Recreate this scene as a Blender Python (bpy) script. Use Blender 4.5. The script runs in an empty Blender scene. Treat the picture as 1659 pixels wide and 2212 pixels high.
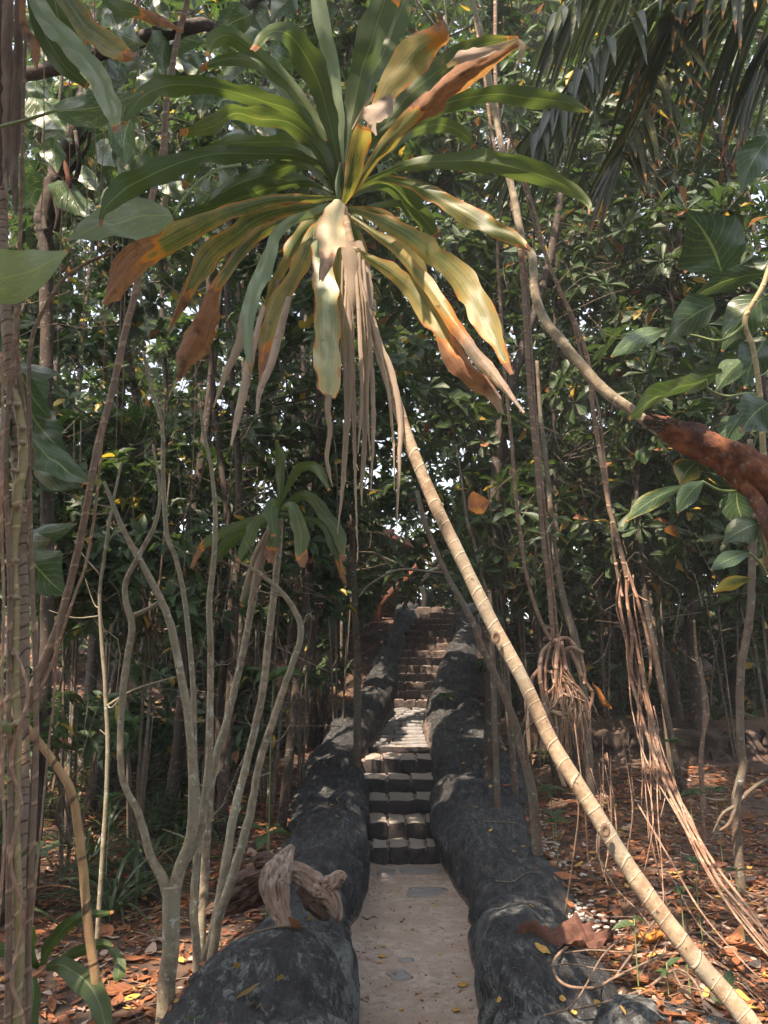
import bpy, bmesh, math, random
import numpy as np
from mathutils import Vector, noise as mnoise
random.seed(7)
rng = np.random.default_rng(11)
PI = math.pi
scene = bpy.context.scene
COL = scene.collection

# ------------------------------------------------------------------ camera
F, CX, CY, HC = 1598.0, 829.5, 1106.0, 1.6          # a 1659 x 2212 measuring grid over the picture
PITCH = math.atan(348 / 1598)
cam_d = bpy.data.cameras.new('camera')
cam = bpy.data.objects.new('camera', cam_d)
COL.objects.link(cam)
cam.location = (0, 0, HC)
cam.rotation_euler = (PI / 2 + PITCH, 0, 0)
cam_d.sensor_fit = 'VERTICAL'
cam_d.sensor_height = 36
cam_d.lens = 26.0
cam_d.clip_end = 1000
scene.camera = cam

# ------------------------------------------------------------------ light
SUN = np.array([-0.30, -0.42, 0.86]); SUN /= np.linalg.norm(SUN)
world = bpy.data.worlds.new('World'); scene.world = world
world.use_nodes = True
wn = world.node_tree
sky = wn.nodes.new('ShaderNodeTexSky')
sky.sky_type = 'NISHITA'; sky.sun_disc = False
sky.sun_elevation = math.asin(SUN[2]); sky.sun_rotation = math.atan2(SUN[0], SUN[1])
sky.dust_density = 3.5; sky.air_density = 1.0; sky.ozone_density = 1.0
bg = wn.nodes['Background']; bg.inputs[1].default_value = 0.15
hs = wn.nodes.new('ShaderNodeHueSaturation'); hs.inputs['Saturation'].default_value = .5
wn.links.new(sky.outputs[0], hs.inputs['Color']); wn.links.new(hs.outputs[0], bg.inputs[0])
sl = bpy.data.lights.new('sun', 'SUN'); sl.energy = 4.2; sl.angle = math.radians(0.5); sl.color = (1.0, 0.80, 0.62)
so = bpy.data.objects.new('sun', sl); COL.objects.link(so)
so.rotation_euler = Vector(-SUN).to_track_quat('-Z', 'Y').to_euler()
so.location = (-3, -4, 12)
vs = scene.view_settings
vs.view_transform = 'Standard'; vs.look = 'None'; vs.gamma = 1; vs.exposure = 1.95
scene.cycles.max_bounces = 6; scene.cycles.transparent_max_bounces = 4
scene.cycles.diffuse_bounces = 3; scene.cycles.glossy_bounces = 2; scene.cycles.transmission_bounces = 3
scene.cycles.sample_clamp_indirect = 4

# ------------------------------------------------------------------ helpers
def at(px, py, Y):
    dx = (px - CX) / F; dy = (CY - py) / F
    t = Y / (math.cos(PITCH) - dy * math.sin(PITCH))
    return np.array([dx * t, Y, HC + (dy * math.cos(PITCH) + math.sin(PITCH)) * t])
def onz(px, py, z):
    dx = (px - CX) / F; dy = (CY - py) / F
    t = (z - HC) / (dy * math.cos(PITCH) + math.sin(PITCH))
    return np.array([dx * t, t * (math.cos(PITCH) - dy * math.sin(PITCH)), z])
def proj(P):
    P = np.atleast_2d(P)
    d = P - np.array([0, 0, HC])
    fw = d[:, 1] * math.cos(PITCH) + d[:, 2] * math.sin(PITCH)
    up = -d[:, 1] * math.sin(PITCH) + d[:, 2] * math.cos(PITCH)
    fw = np.where(fw < .05, .05, fw)
    return CX + F * d[:, 0] / fw, CY - F * up / fw
def interp(x, tab):
    return float(np.interp(x, [t[0] for t in tab], [t[1] for t in tab]))
def cr(pts, n):
    """Catmull-Rom through rows of pts, n samples"""
    P = np.asarray(pts, float)
    if len(P) == 2:
        return P[0] + (P[1] - P[0]) * np.linspace(0, 1, n)[:, None]
    Q = np.vstack([2 * P[0] - P[1], P, 2 * P[-1] - P[-2]])
    seg = np.linspace(0, len(P) - 1 - 1e-6, n)
    out = []
    for s in seg:
        i = int(s); t = s - i
        a, b, c, d = Q[i], Q[i + 1], Q[i + 2], Q[i + 3]
        out.append(.5 * ((2 * b) + (-a + c) * t + (2 * a - 5 * b + 4 * c - d) * t * t + (-a + 3 * b - 3 * c + d) * t ** 3))
    return np.array(out)
def nrm(v):
    return v / np.maximum(np.linalg.norm(v, axis=-1, keepdims=True), 1e-9)

class MB:
    def __init__(s):
        s.V = []; s.Q = []; s.T = []; s.U = []; s.n = 0
    def add(s, V, Q, uv=None, tint=None):
        V = np.asarray(V, float); Q = np.asarray(Q, int)
        s.V.append(V); s.Q.append(Q + s.n); s.n += len(V)
        s.U.append(np.zeros((len(V), 2)) if uv is None else np.asarray(uv, float))
        t = np.zeros((len(V), 4)) if tint is None else np.broadcast_to(np.asarray(tint, float), (len(V), 4))
        s.T.append(np.array(t))
        return s
    def grid(s, G, uv=None, tint=None, closed=False):
        G = np.asarray(G, float); a, b = G.shape[:2]
        i = np.arange(a - 1)[:, None]; j = np.arange(b if closed else b - 1)[None, :]
        jn = (j + 1) % b
        Q = np.stack([i * b + j, i * b + jn, (i + 1) * b + jn, (i + 1) * b + j], -1).reshape(-1, 4)
        if uv is None:
            u, v = np.meshgrid(np.linspace(0, 1, b), np.linspace(0, 1, a)); uv = np.stack([u, v], -1)
        if tint is not None and np.ndim(tint) == 3: tint = np.asarray(tint).reshape(-1, 4)
        return s.add(G.reshape(-1, 3), Q, np.asarray(uv).reshape(-1, 2), tint)
    def tube(s, pts, rad, n=8, m=None, lump=0.0, cap=True, tint=None, freq=6.0):
        pts = np.asarray(pts, float); rad = np.asarray(rad, float)
        if m is None: m = max(len(pts) * 4, 6)
        P = cr(pts, m)
        R = np.interp(np.linspace(0, 1, m), np.linspace(0, 1, len(rad)), rad) if rad.ndim else np.full(m, float(rad))
        T = nrm(np.gradient(P, axis=0))
        ref = np.array([0, 0, 1.0]) if abs(T[0][2]) < .9 else np.array([1.0, 0, 0])
        A = nrm(np.cross(T[0], ref)); rings = []
        L = np.concatenate([[0], np.cumsum(np.linalg.norm(np.diff(P, axis=0), axis=1))])
        th = np.linspace(0, 2 * PI, n, endpoint=False)
        ph = random.random() * 10
        for i in range(m):
            A = nrm(A - T[i] * np.dot(A, T[i])); B = np.cross(T[i], A)
            r = R[i]
            rr = r * (1 + lump * np.array([math.sin(freq * L[i] / max(r * 8, .02) + 2 * t + ph) * math.sin(3 * t + L[i] * 5 + ph) for t in th])) if lump else r * np.ones(n)
            rings.append(P[i] + rr[:, None] * (np.cos(th)[:, None] * A + np.sin(th)[:, None] * B))
        G = np.array(rings)
        if cap:
            G = np.concatenate([P[0] + (G[:1] - P[0]) * .02, G, P[-1] + (G[-1:] - P[-1]) * .02])
            L = np.concatenate([[L[0]], L, [L[-1]]])
        uv = np.stack(np.broadcast_arrays((th / (2 * PI))[None, :], L[:, None]), -1)
        return s.grid(G, uv, tint, closed=True)
    def build(s, name, mat, parent=None, smooth=True, loc=None):
        V = np.concatenate(s.V); Q = np.concatenate(s.Q); U = np.concatenate(s.U); T = np.concatenate(s.T)
        me = bpy.data.meshes.new(name)
        me.vertices.add(len(V)); me.loops.add(Q.size); me.polygons.add(len(Q))
        O = np.zeros(3)
        if parent is not None: O = np.array(parent.location)
        elif loc is not None: O = np.array(loc)
        me.vertices.foreach_set('co', (V - O).ravel().astype('f'))
        me.loops.foreach_set('vertex_index', Q.ravel().astype('i'))
        me.polygons.foreach_set('loop_start', np.arange(0, Q.size, 4, dtype='i'))
        me.polygons.foreach_set('loop_total', np.full(len(Q), 4, dtype='i'))
        me.polygons.foreach_set('use_smooth', np.full(len(Q), smooth))
        uvl = me.uv_layers.new(name='UVMap')
        uvl.data.foreach_set('uv', U[Q.ravel()].ravel().astype('f'))
        ca = me.color_attributes.new('tint', 'FLOAT_COLOR', 'POINT')
        ca.data.foreach_set('color', T.ravel().astype('f'))
        me.update(calc_edges=True); me.validate()
        me.materials.append(mat)
        o = bpy.data.objects.new(name, me); COL.objects.link(o)
        if parent is not None: o.parent = parent
        elif loc is not None: o.location = loc
        return o

def tag(o, label=None, cat=None, group=None, kind=None):
    if label: o['label'] = label
    if cat: o['category'] = cat
    if group: o['group'] = group
    if kind: o['kind'] = kind
    return o
def thing(name, label, cat, loc=(0, 0, 0), group=None):
    o = bpy.data.objects.new(name, None); COL.objects.link(o)
    o.empty_display_size = .1; o.location = tuple(float(v) for v in loc)
    return tag(o, label, cat, group)

# ------------------------------------------------------------------ materials
def newmat(name):
    m = bpy.data.materials.new(name); m.use_nodes = True
    nt = m.node_tree; nt.nodes.clear()
    out = nt.nodes.new('ShaderNodeOutputMaterial')
    return m, nt, out
class NT:
    def __init__(s, nt): s.nt = nt
    def n(s, typ, **kw):
        nd = s.nt.nodes.new(typ)
        for k, v in kw.items():
            if k.startswith('_'): setattr(nd, k[1:], v)
        return nd
    def l(s, a, b): s.nt.links.new(a, b)
    def val(s, sock, v):
        if hasattr(v, 'is_output') or hasattr(v, 'links'): s.l(v, sock)
        else: sock.default_value = v
    def math(s, op, a, b=0.0, c=None):
        nd = s.n('ShaderNodeMath', _operation=op); s.val(nd.inputs[0], a); s.val(nd.inputs[1], b)
        if c is not None: s.val(nd.inputs[2], c)
        return nd.outputs[0]
    def mix(s, f, a, b, mode='MIX'):
        nd = s.n('ShaderNodeMix', _data_type='RGBA', _blend_type=mode)
        s.val(nd.inputs[0], f)
        s.val(nd.inputs[6], (*a, 1) if isinstance(a, tuple) else a); s.val(nd.inputs[7], (*b, 1) if isinstance(b, tuple) else b)
        return nd.outputs[2]
    def noise(s, vec, scale, detail=4, rough=.55, dist=0.0):
        nd = s.n('ShaderNodeTexNoise'); s.l(vec, nd.inputs['Vector'])
        nd.inputs['Scale'].default_value = scale; nd.inputs['Detail'].default_value = detail
        nd.inputs['Roughness'].default_value = rough; nd.inputs['Distortion'].default_value = dist
        return nd.outputs[0]
    def ramp(s, f, lo, hi, smooth=True):
        nd = s.n('ShaderNodeMapRange', _interpolation_type='SMOOTHSTEP' if smooth else 'LINEAR')
        s.val(nd.inputs[0], f); nd.inputs[1].default_value = lo; nd.inputs[2].default_value = hi
        return nd.outputs[0]
    def mapv(s, vec, sc):
        nd = s.n('ShaderNodeMapping'); s.l(vec, nd.inputs[0]); nd.inputs[3].default_value = sc; return nd.outputs[0]
    def bump(s, h, strength, dist):
        nd = s.n('ShaderNodeBump'); s.l(h, nd.inputs['Height']); nd.inputs['Strength'].default_value = strength
        nd.inputs['Distance'].default_value = dist; return nd.outputs[0]

def leafmat(name, c1, c2, cy=(.34, .30, .05), cb=(.17, .078, .036), cd=(.42, .34, .28), rough=.38, trans=.35, veins=9.0, varieg=0.0, rib=.5, spec=.5, paral=0.0, tboost=1.35):
    """tint: r random per leaf, g dead brown 0..1, b yellow 0..1, a pale dead 0..1"""
    m, nt, out = newmat(name); k = NT(nt)
    at_ = k.n('ShaderNodeAttribute', _attribute_name='tint'); sep = k.n('ShaderNodeSeparateColor'); k.l(at_.outputs['Color'], sep.inputs[0])
    R, G, B = sep.outputs; A = at_.outputs['Alpha']
    uv = k.n('ShaderNodeUVMap').outputs[0]; tc = k.n('ShaderNodeTexCoord').outputs['Object']
    sx = k.n('ShaderNodeSeparateXYZ'); k.l(uv, sx.inputs[0]); U, V = sx.outputs[0], sx.outputs[1]
    au = k.math('ABSOLUTE', k.math('SUBTRACT', U, .5))
    n1 = k.noise(tc, 7, 5, .6); n2 = k.noise(tc, 45, 3, .6)
    f = k.math('ADD', k.math('MULTIPLY', R, .75), k.math('MULTIPLY', n1, .5)); f = k.math('SUBTRACT', f, .12)
    col = k.mix(k.ramp(f, 0, 1, False), c1, c2)
    if varieg:
        vv = k.noise(k.mapv(uv, (14, 2.5, 1)), 3.0, 5, .7, .6)
        # streaks run out along the side veins
        col = k.mix(k.math('MULTIPLY', k.ramp(vv, .54, .66), varieg), col, (.42, .46, .20))
    yf = k.ramp(k.math('ADD', k.math('MULTIPLY', B, 1.5), k.math('SUBTRACT', n1, .55)), .28, .62) if not paral else k.ramp(k.math('ADD', k.math('MULTIPLY', B, 1.3), k.math('ADD', k.math('MULTIPLY', k.math('SUBTRACT', n1, .5), .7), k.math('MULTIPLY', k.math('SUBTRACT', k.noise(k.mapv(uv, (18, 2.0, 1)), 1.3, 5, .7), .5), 1.2))), .22, .72)
    col = k.mix(yf, col, cy)
    # side veins and the midrib
    if veins:
        w = k.math('SINE', k.math('MULTIPLY', k.math('SUBTRACT', V, k.math('MULTIPLY', au, .55)), veins * 6.28))
        vein = k.math('MULTIPLY', k.ramp(w, .86, 1.0), .45)
        col = k.mix(vein, col, k.mix(.5, col, (.26, .34, .12)))
    if paral:
        w = k.math('SINE', k.math('MULTIPLY', U, paral * 6.28))
        col = k.mix(k.math('MULTIPLY', k.ramp(w, .2, 1.0), .22), col, k.mix(.55, col, (.02, .03, .01)))
    col = k.mix(k.math('MULTIPLY', k.ramp(au, .028, .008), rib), col, (.30, .36, .14))
    if paral:
        stk = k.noise(k.mapv(uv, (26, 3.0, 1)), 1.6, 5, .65, .3)
        col = k.mix(k.math('MULTIPLY', k.ramp(stk, .42, .66), .35), col, k.mix(.6, col, (.20, .17, .07)))
    # brown dying tissue with an orange rim, pale papery tissue
    bf = k.math('ADD', G, k.math('MULTIPLY', k.math('SUBTRACT', n1, .5), 1.1))
    rim = k.math('MULTIPLY', k.ramp(bf, .14, .42), k.ramp(G, .01, .12))
    col = k.mix(rim, col, (.50, .19, .03))
    dead = k.mix(k.ramp(n2, .35, .7), cb, tuple(c * 1.6 for c in cb))
    if paral:
        dead = k.mix(k.ramp(stk, .38, .62), dead, tuple(c * 1.9 for c in (cb[0], cb[1] * 1.15, cb[2] * 1.5)))
        dead = k.mix(k.ramp(n1, .52, .66), dead, (.10, .055, .035))
    full = k.math('MULTIPLY', k.ramp(bf, .45, .62), k.ramp(G, .05, .25))
    col = k.mix(full, col, dead)
    pale = k.mix(k.ramp(n1, .35, .65), cd, tuple(c * .72 for c in cd))
    pale = k.mix(k.ramp(n2, .60, .72), pale, (.16, .11, .08))
    col = k.mix(k.math('MULTIPLY', A, 1.0), col, pale)
    # spots and specks
    n3 = k.noise(tc, 22, 2, .5)
    col = k.mix(k.math('MULTIPLY', k.ramp(n3, .72, .76), .6), col, (.10, .055, .02))
    h = k.math('ADD', k.math('MULTIPLY', n1, .6), k.math('MULTIPLY', n2, .12))
    if veins: h = k.math('SUBTRACT', h, k.math('MULTIPLY', vein, .5))
    nb = k.bump(h, .35, .01)
    p = k.n('ShaderNodeBsdfPrincipled'); k.l(col, p.inputs['Base Color'])
    rr = k.math('ADD', rough, k.math('MULTIPLY', k.math('MAXIMUM', full, A), .35)); k.l(rr, p.inputs['Roughness'])
    p.inputs['Specular IOR Level'].default_value = spec; k.l(nb, p.inputs['Normal'])
    t = k.n('ShaderNodeBsdfTranslucent'); k.l(k.mix(1.0, col, (tboost, tboost * 1.05, tboost * .55), 'MULTIPLY'), t.inputs[0])
    mx = k.n('ShaderNodeMixShader'); mx.inputs[0].default_value = trans
    k.l(p.outputs[0], mx.inputs[1]); k.l(t.outputs[0], mx.inputs[2]); k.l(mx.outputs[0], out.inputs[0])
    return m

def barkmat(name, c1, c2, c3, scale=(1, 1, 1), ring=0.0, lichen=0.0, rough=.85, bump=.6, nscale=14, spots=.0, ringcol=None, ringthin=.82, groove=0.0):
    m, nt, out = newmat(name); k = NT(nt)
    tc = k.n('ShaderNodeTexCoord').outputs['Object']; uv = k.n('ShaderNodeUVMap').outputs[0]
    sx = k.n('ShaderNodeSeparateXYZ'); k.l(uv, sx.inputs[0]); U, V = sx.outputs[0], sx.outputs[1]
    tv = k.mapv(tc, scale)
    n1 = k.noise(tv, nscale, 6, .65); n2 = k.noise(tv, nscale * 6, 4, .6); n3 = k.noise(tc, 3.2, 4, .55)
    col = k.mix(k.ramp(n1, .3, .7), c1, c2); col = k.mix(k.ramp(n3, .42, .62), col, c3)
    col = k.mix(k.math('MULTIPLY', k.ramp(n2, .6, .75), .5), col, tuple(c * .45 for c in c1))
    h = k.math('ADD', k.math('MULTIPLY', n1, .7), k.math('MULTIPLY', n2, .35))
    if ring:
        wob = k.math('MULTIPLY', k.math('SUBTRACT', k.noise(tc, 6, 2), .5), .055)
        sl = k.math('MULTIPLY', k.math('SINE', k.math('MULTIPLY', U, 6.283)), .006)
        irr = k.math('ADD', k.math('MULTIPLY', k.math('SINE', k.math('MULTIPLY', V, 21.0)), .014), k.math('MULTIPLY', k.math('SINE', k.math('MULTIPLY', V, 53.0)), .007))
        wob = k.math('ADD', wob, irr)
        w = k.math('SINE', k.math('MULTIPLY', k.math('ADD', k.math('ADD', V, wob), sl), ring * 6.283))
        rg = k.ramp(w, ringthin, .99) if ringthin < 2 else w
        col = k.mix(k.math('MULTIPLY', k.math('MULTIPLY', rg, .8), k.ramp(n1, .25, .55)), col, ringcol or tuple(min(1, c * 1.35) for c in c2))
        lo = k.ramp(w, -.6, -1.0)
        col = k.mix(k.math('MULTIPLY', lo, .12), col, tuple(c * .6 for c in c1))
        h = k.math('ADD', h, k.math('MULTIPLY', rg, 1.6))
    if groove:
        at_ = k.n('ShaderNodeAttribute', _attribute_name='tint'); sep = k.n('ShaderNodeSeparateColor'); k.l(at_.outputs['Color'], sep.inputs[0])
        col = k.mix(k.math('MULTIPLY', k.ramp(sep.outputs[0], .35, .9), groove), col, (.035, .022, .016))
    if lichen:
        n4 = k.noise(tc, 26, 3, .6); col = k.mix(k.math('MULTIPLY', k.ramp(n4, .60, .66), lichen), col, (.42, .46, .40))
    if spots:
        n5 = k.noise(tc, 60, 2, .5); col = k.mix(k.math('MULTIPLY', k.ramp(n5, .68, .72), spots), col, (.05, .03, .02))
    p = k.n('ShaderNodeBsdfPrincipled'); k.l(col, p.inputs['Base Color']); p.inputs['Roughness'].default_value = rough
    p.inputs['Specular IOR Level'].default_value = .25
    k.l(k.bump(h, bump, .012), p.inputs['Normal']); k.l(p.outputs[0], out.inputs[0])
    return m

def rockmat():
    m, nt, out = newmat('black_washed_rock'); k = NT(nt)
    tc = k.n('ShaderNodeTexCoord').outputs['Object']
    st = k.mapv(tc, (1.3, .55, .9))
    n0 = k.noise(tc, 1.7, 4, .6, .3); n1 = k.noise(st, 13, 8, .72, .5); n2 = k.noise(tc, 48, 6, .75); n3 = k.noise(tc, 150, 3, .6); nf = k.noise(k.mapv(tc, (1.6, .5, .8)), 20, 8, .72, .9)
    col = k.mix(k.ramp(n1, .34, .70), (.014, .014, .015), (.052, .053, .056))
    worn = k.math('MULTIPLY', k.ramp(nf, .48, .66), k.ramp(k.math('ADD', n0, k.math('MULTIPLY', n1, .35)), .56, .74))
    col = k.mix(k.math('MULTIPLY', worn, .7), col, (.15, .16, .16))
    at0 = k.n('ShaderNodeAttribute', _attribute_name='tint'); sp0 = k.n('ShaderNodeSeparateColor'); k.l(at0.outputs['Color'], sp0.inputs[0])
    nl = k.noise(k.mapv(tc, (1.7, .9, 1.2)), 15, 9, .80, .7)
    col = k.mix(k.math('MULTIPLY', k.math('MULTIPLY', k.ramp(k.math('ADD', nl, k.math('MULTIPLY', k.math('SUBTRACT', n0, .5), .7)), .47, .60), sp0.outputs[1]), .85), col, (.21, .23, .22))
    col = k.mix(k.math('MULTIPLY', k.ramp(n0, .38, .28), .6), col, (.050, .038, .036))
    sp = k.math('MULTIPLY', k.ramp(n2, .58, .66), k.ramp(n0, .38, .62))
    col = k.mix(k.math('MULTIPLY', sp, .65), col, (.20, .21, .20))
    col = k.mix(k.math('MULTIPLY', k.ramp(n3, .66, .72), .65), col, (.34, .32, .30))
    at_ = k.n('ShaderNodeAttribute', _attribute_name='tint'); sep = k.n('ShaderNodeSeparateColor'); k.l(at_.outputs['Color'], sep.inputs[0])
    sand = k.ramp(k.math('ADD', sep.outputs[0], k.math('MULTIPLY', k.math('SUBTRACT', n2, .5), 2.2)), .5, .9)
    col = k.mix(k.math('MULTIPLY', sand, .85), col, (.26, .195, .16))
    p = k.n('ShaderNodeBsdfPrincipled'); k.l(col, p.inputs['Base Color']); p.inputs['Roughness'].default_value = .8
    p.inputs['Specular IOR Level'].default_value = .35
    h = k.math('ADD', k.math('MULTIPLY', n1, 1.0), k.math('ADD', k.math('MULTIPLY', n2, .5), k.math('MULTIPLY', n3, .18)))
    k.l(k.bump(h, 1.0, .035), p.inputs['Normal']); k.l(p.outputs[0], out.inputs[0]); return m

def stonemat(name, c1, c2, c3, sc=9, bump=.6, grain=.5, worn=None):
    m, nt, out = newmat(name); k = NT(nt)
    tc = k.n('ShaderNodeTexCoord').outputs['Object']
    n1 = k.noise(tc, sc, 7, .65, .4); n2 = k.noise(tc, sc * 8, 4, .65); n3 = k.noise(tc, sc * .25, 3, .5); n4 = k.noise(tc, sc * 30, 2, .5)
    col = k.mix(k.ramp(n1, .3, .7), c1, c2); col = k.mix(k.math('MULTIPLY', k.ramp(n3, .45, .62), .8), col, c3)
    col = k.mix(k.math('MULTIPLY', k.ramp(n2, .60, .72), grain), col, tuple(c * .45 for c in c1))
    col = k.mix(k.math('MULTIPLY', k.ramp(n4, .62, .72), grain * .8), col, tuple(min(1, c * 1.5) for c in c2))
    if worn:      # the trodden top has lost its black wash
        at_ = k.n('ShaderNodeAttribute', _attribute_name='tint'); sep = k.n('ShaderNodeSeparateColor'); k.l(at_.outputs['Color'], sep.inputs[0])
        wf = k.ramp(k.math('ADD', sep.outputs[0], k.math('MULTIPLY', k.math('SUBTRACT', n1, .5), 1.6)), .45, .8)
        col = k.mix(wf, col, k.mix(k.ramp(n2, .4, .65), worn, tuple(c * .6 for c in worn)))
    p = k.n('ShaderNodeBsdfPrincipled'); k.l(col, p.inputs['Base Color']); p.inputs['Roughness'].default_value = .85
    p.inputs['Specular IOR Level'].default_value = .3
    h = k.math('ADD', k.math('MULTIPLY', n1, .8), k.math('ADD', k.math('MULTIPLY', n2, .3), k.math('MULTIPLY', n4, .1)))
    k.l(k.bump(h, bump, .02), p.inputs['Normal']); k.l(p.outputs[0], out.inputs[0]); return m

M = {}
M['hero'] = leafmat('dracaena_leaf', (.036, .070, .024), (.085, .130, .045), cy=(.33, .26, .09), veins=0, paral=22, rib=.45, rough=.48, trans=.40, spec=.38)
M['heropale'] = leafmat('dracaena_leaf_pale_green', (.13, .20, .115), (.22, .29, .17), cy=(.40, .34, .17), veins=0, paral=22, rib=.3, rough=.42, trans=.3)  # paler copy of the leaf green, on some leaves standing in for sunlight
M['dead'] = leafmat('dead_strap_leaf', (.24, .185, .14), (.38, .31, .245), cb=(.16, .095, .06), veins=0, paral=9, rib=.1, rough=.8, trans=.22, spec=.2)
M['tree'] = leafmat('broad_tree_leaf', (.019, .039, .017), (.045, .080, .028), cy=(.40, .26, .05), veins=7, rib=.5, rough=.46, trans=.33, spec=.38)
M['bush'] = leafmat('shrub_leaf', (.019, .040, .017), (.054, .095, .033), cy=(.40, .28, .05), veins=5, rib=.3, rough=.47, trans=.36, spec=.38)
M['blades'] = leafmat('strap_grass_leaf', (.022, .044, .022), (.055, .090, .040), veins=0, paral=5, rib=.3, rough=.4, trans=.3)
M['pothos'] = leafmat('variegated_climber_leaf', (.045, .085, .045), (.085, .14, .07), veins=9, varieg=.75, rib=.6, rough=.33, trans=.28)
M['aroid'] = leafmat('glossy_climber_leaf', (.028, .058, .028), (.055, .10, .042), veins=9, varieg=.15, rib=.6, rough=.3, trans=.3)
M['palm'] = leafmat('palm_leaflet', (.015, .030, .014), (.036, .056, .022), cy=(.24, .20, .06), veins=0, paral=6, rib=.5, rough=.5, trans=.28, spec=.3)
M['litter'] = leafmat('dry_litter_leaf', (.12, .038, .018), (.33, .125, .058), cy=(.45, .27, .07), cb=(.11, .05, .03), cd=(.42, .33, .27), veins=6, rib=.3, rough=.75, trans=.12, spec=.25)
M['pothoslit'] = leafmat('lit_climber_leaf', (.13, .175, .11), (.21, .27, .165), veins=9, varieg=.6, rib=.6, rough=.4, trans=.28)  # lighter copy of the pothos colour, standing in for light on two leaves
M['brownleaf'] = leafmat('crumpled_brown_leaf', (.10, .045, .030), (.16, .075, .050), cb=(.085, .038, .026), veins=11, rib=.4, rough=.5, trans=.12, spec=.4)
M['cane'] = barkmat('pale_ringed_cane', (.21, .145, .09), (.40, .305, .21), (.25, .22, .165), ring=19, bump=.5, nscale=20, spots=.7, lichen=.25, ringcol=(.48, .40, .29), ringthin=.93)
M['stem'] = barkmat('grey_green_stem', (.13, .105, .072), (.33, .28, .20), (.21, .20, .14), lichen=.6, nscale=22, spots=.5, bump=.4)
M['sapling'] = barkmat('dark_sapling_bark', (.085, .060, .042), (.17, .125, .09), (.12, .11, .085), lichen=.35, nscale=16)
M['trunk'] = barkmat('brown_tree_bark', (.035, .025, .019), (.080, .058, .044), (.060, .050, .040), scale=(1, 1, .3), lichen=.3, nscale=18, bump=.9)
M['liana'] = barkmat('brown_liana_bark', (.12, .08, .052), (.24, .165, .115), (.17, .13, .10), ring=9, nscale=14, bump=.5)
M['root'] = barkmat('tan_aerial_root', (.15, .082, .055), (.34, .215, .15), (.25, .19, .14), nscale=14, bump=.5, ring=7)
M['climber'] = barkmat('olive_climber_stem', (.19, .16, .075), (.31, .26, .14), (.26, .22, .12), ring=11, nscale=8, bump=.4, rough=.6)
M['shaggy'] = barkmat('fibrous_ringed_trunk', (.17, .12, .085), (.33, .25, .18), (.24, .19, .15), ring=26, nscale=16, bump=.9, ringcol=(.11, .08, .06), ringthin=.84)
M['greenstem'] = barkmat('green_leaf_stalk', (.13, .19, .07), (.20, .27, .11), (.17, .23, .09), nscale=9, bump=.2, rough=.5)
M['redlog'] = barkmat('red_brown_rotting_log', (.10, .038, .020), (.26, .10, .045), (.055, .030, .024), nscale=20, bump=1.0, lichen=.15)
M['drift'] = barkmat('weathered_driftwood', (.13, .085, .062), (.42, .34, .28), (.24, .165, .125), scale=(3, 3, .5), nscale=13, bump=1.0, rough=.8, groove=.8)
M['driftdark'] = barkmat('dark_driftwood', (.055, .032, .024), (.14, .085, .062), (.085, .055, .042), scale=(.5, 3, 3), groove=.8, nscale=13, bump=1.0, rough=.7)
M['bamboo'] = barkmat('dry_bamboo_cane', (.26, .16, .075), (.40, .28, .15), (.30, .19, .10), ring=5.5, nscale=6, bump=.3, ringcol=(.03, .025, .02), ringthin=.93)
M['rock'] = rockmat()
M['soil'] = stonemat('dark_leafy_soil', (.045, .028, .020), (.085, .055, .040), (.12, .075, .05), sc=14, bump=.9)
M['path'] = stonemat('sandy_concrete', (.29, .230, .19), (.45, .37, .315), (.32, .245, .195), sc=16, bump=.9, grain=.8)
M['slab'] = stonemat('grey_flagstone', (.17, .165, .165), (.27, .265, .26), (.21, .20, .19), sc=12, bump=.7)
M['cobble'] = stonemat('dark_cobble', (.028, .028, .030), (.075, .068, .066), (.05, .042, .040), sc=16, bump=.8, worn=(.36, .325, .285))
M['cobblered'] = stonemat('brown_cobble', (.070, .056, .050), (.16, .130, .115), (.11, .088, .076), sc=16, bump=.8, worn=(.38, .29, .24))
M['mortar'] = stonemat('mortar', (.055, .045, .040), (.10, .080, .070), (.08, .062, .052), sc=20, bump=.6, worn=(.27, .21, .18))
M['rubble'] = stonemat('rubble_wall_stone', (.045, .032, .025), (.10, .072, .055), (.07, .048, .036), sc=14, bump=.9)
M['hutwood'] = stonemat('red_brown_boards', (.15, .05, .03), (.26, .095, .06), (.20, .07, .045), sc=10, bump=.4)
M['rooftile'] = stonemat('weathered_roof_tile', (.12, .07, .05), (.22, .14, .10), (.17, .11, .08), sc=10, bump=.4)
M['wicker'] = stonemat('dry_wicker', (.12, .075, .05), (.24, .16, .11), (.18, .12, .08), sc=20, bump=.5)
M['glass'] = stonemat('pale_blue_curtain', (.40, .46, .60), (.55, .60, .70), (.45, .50, .62), sc=3, bump=.1)
M['pebble'] = stonemat('white_pebble', (.25, .22, .19), (.48, .44, .40), (.46, .41, .37), sc=14, bump=.5)
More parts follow.
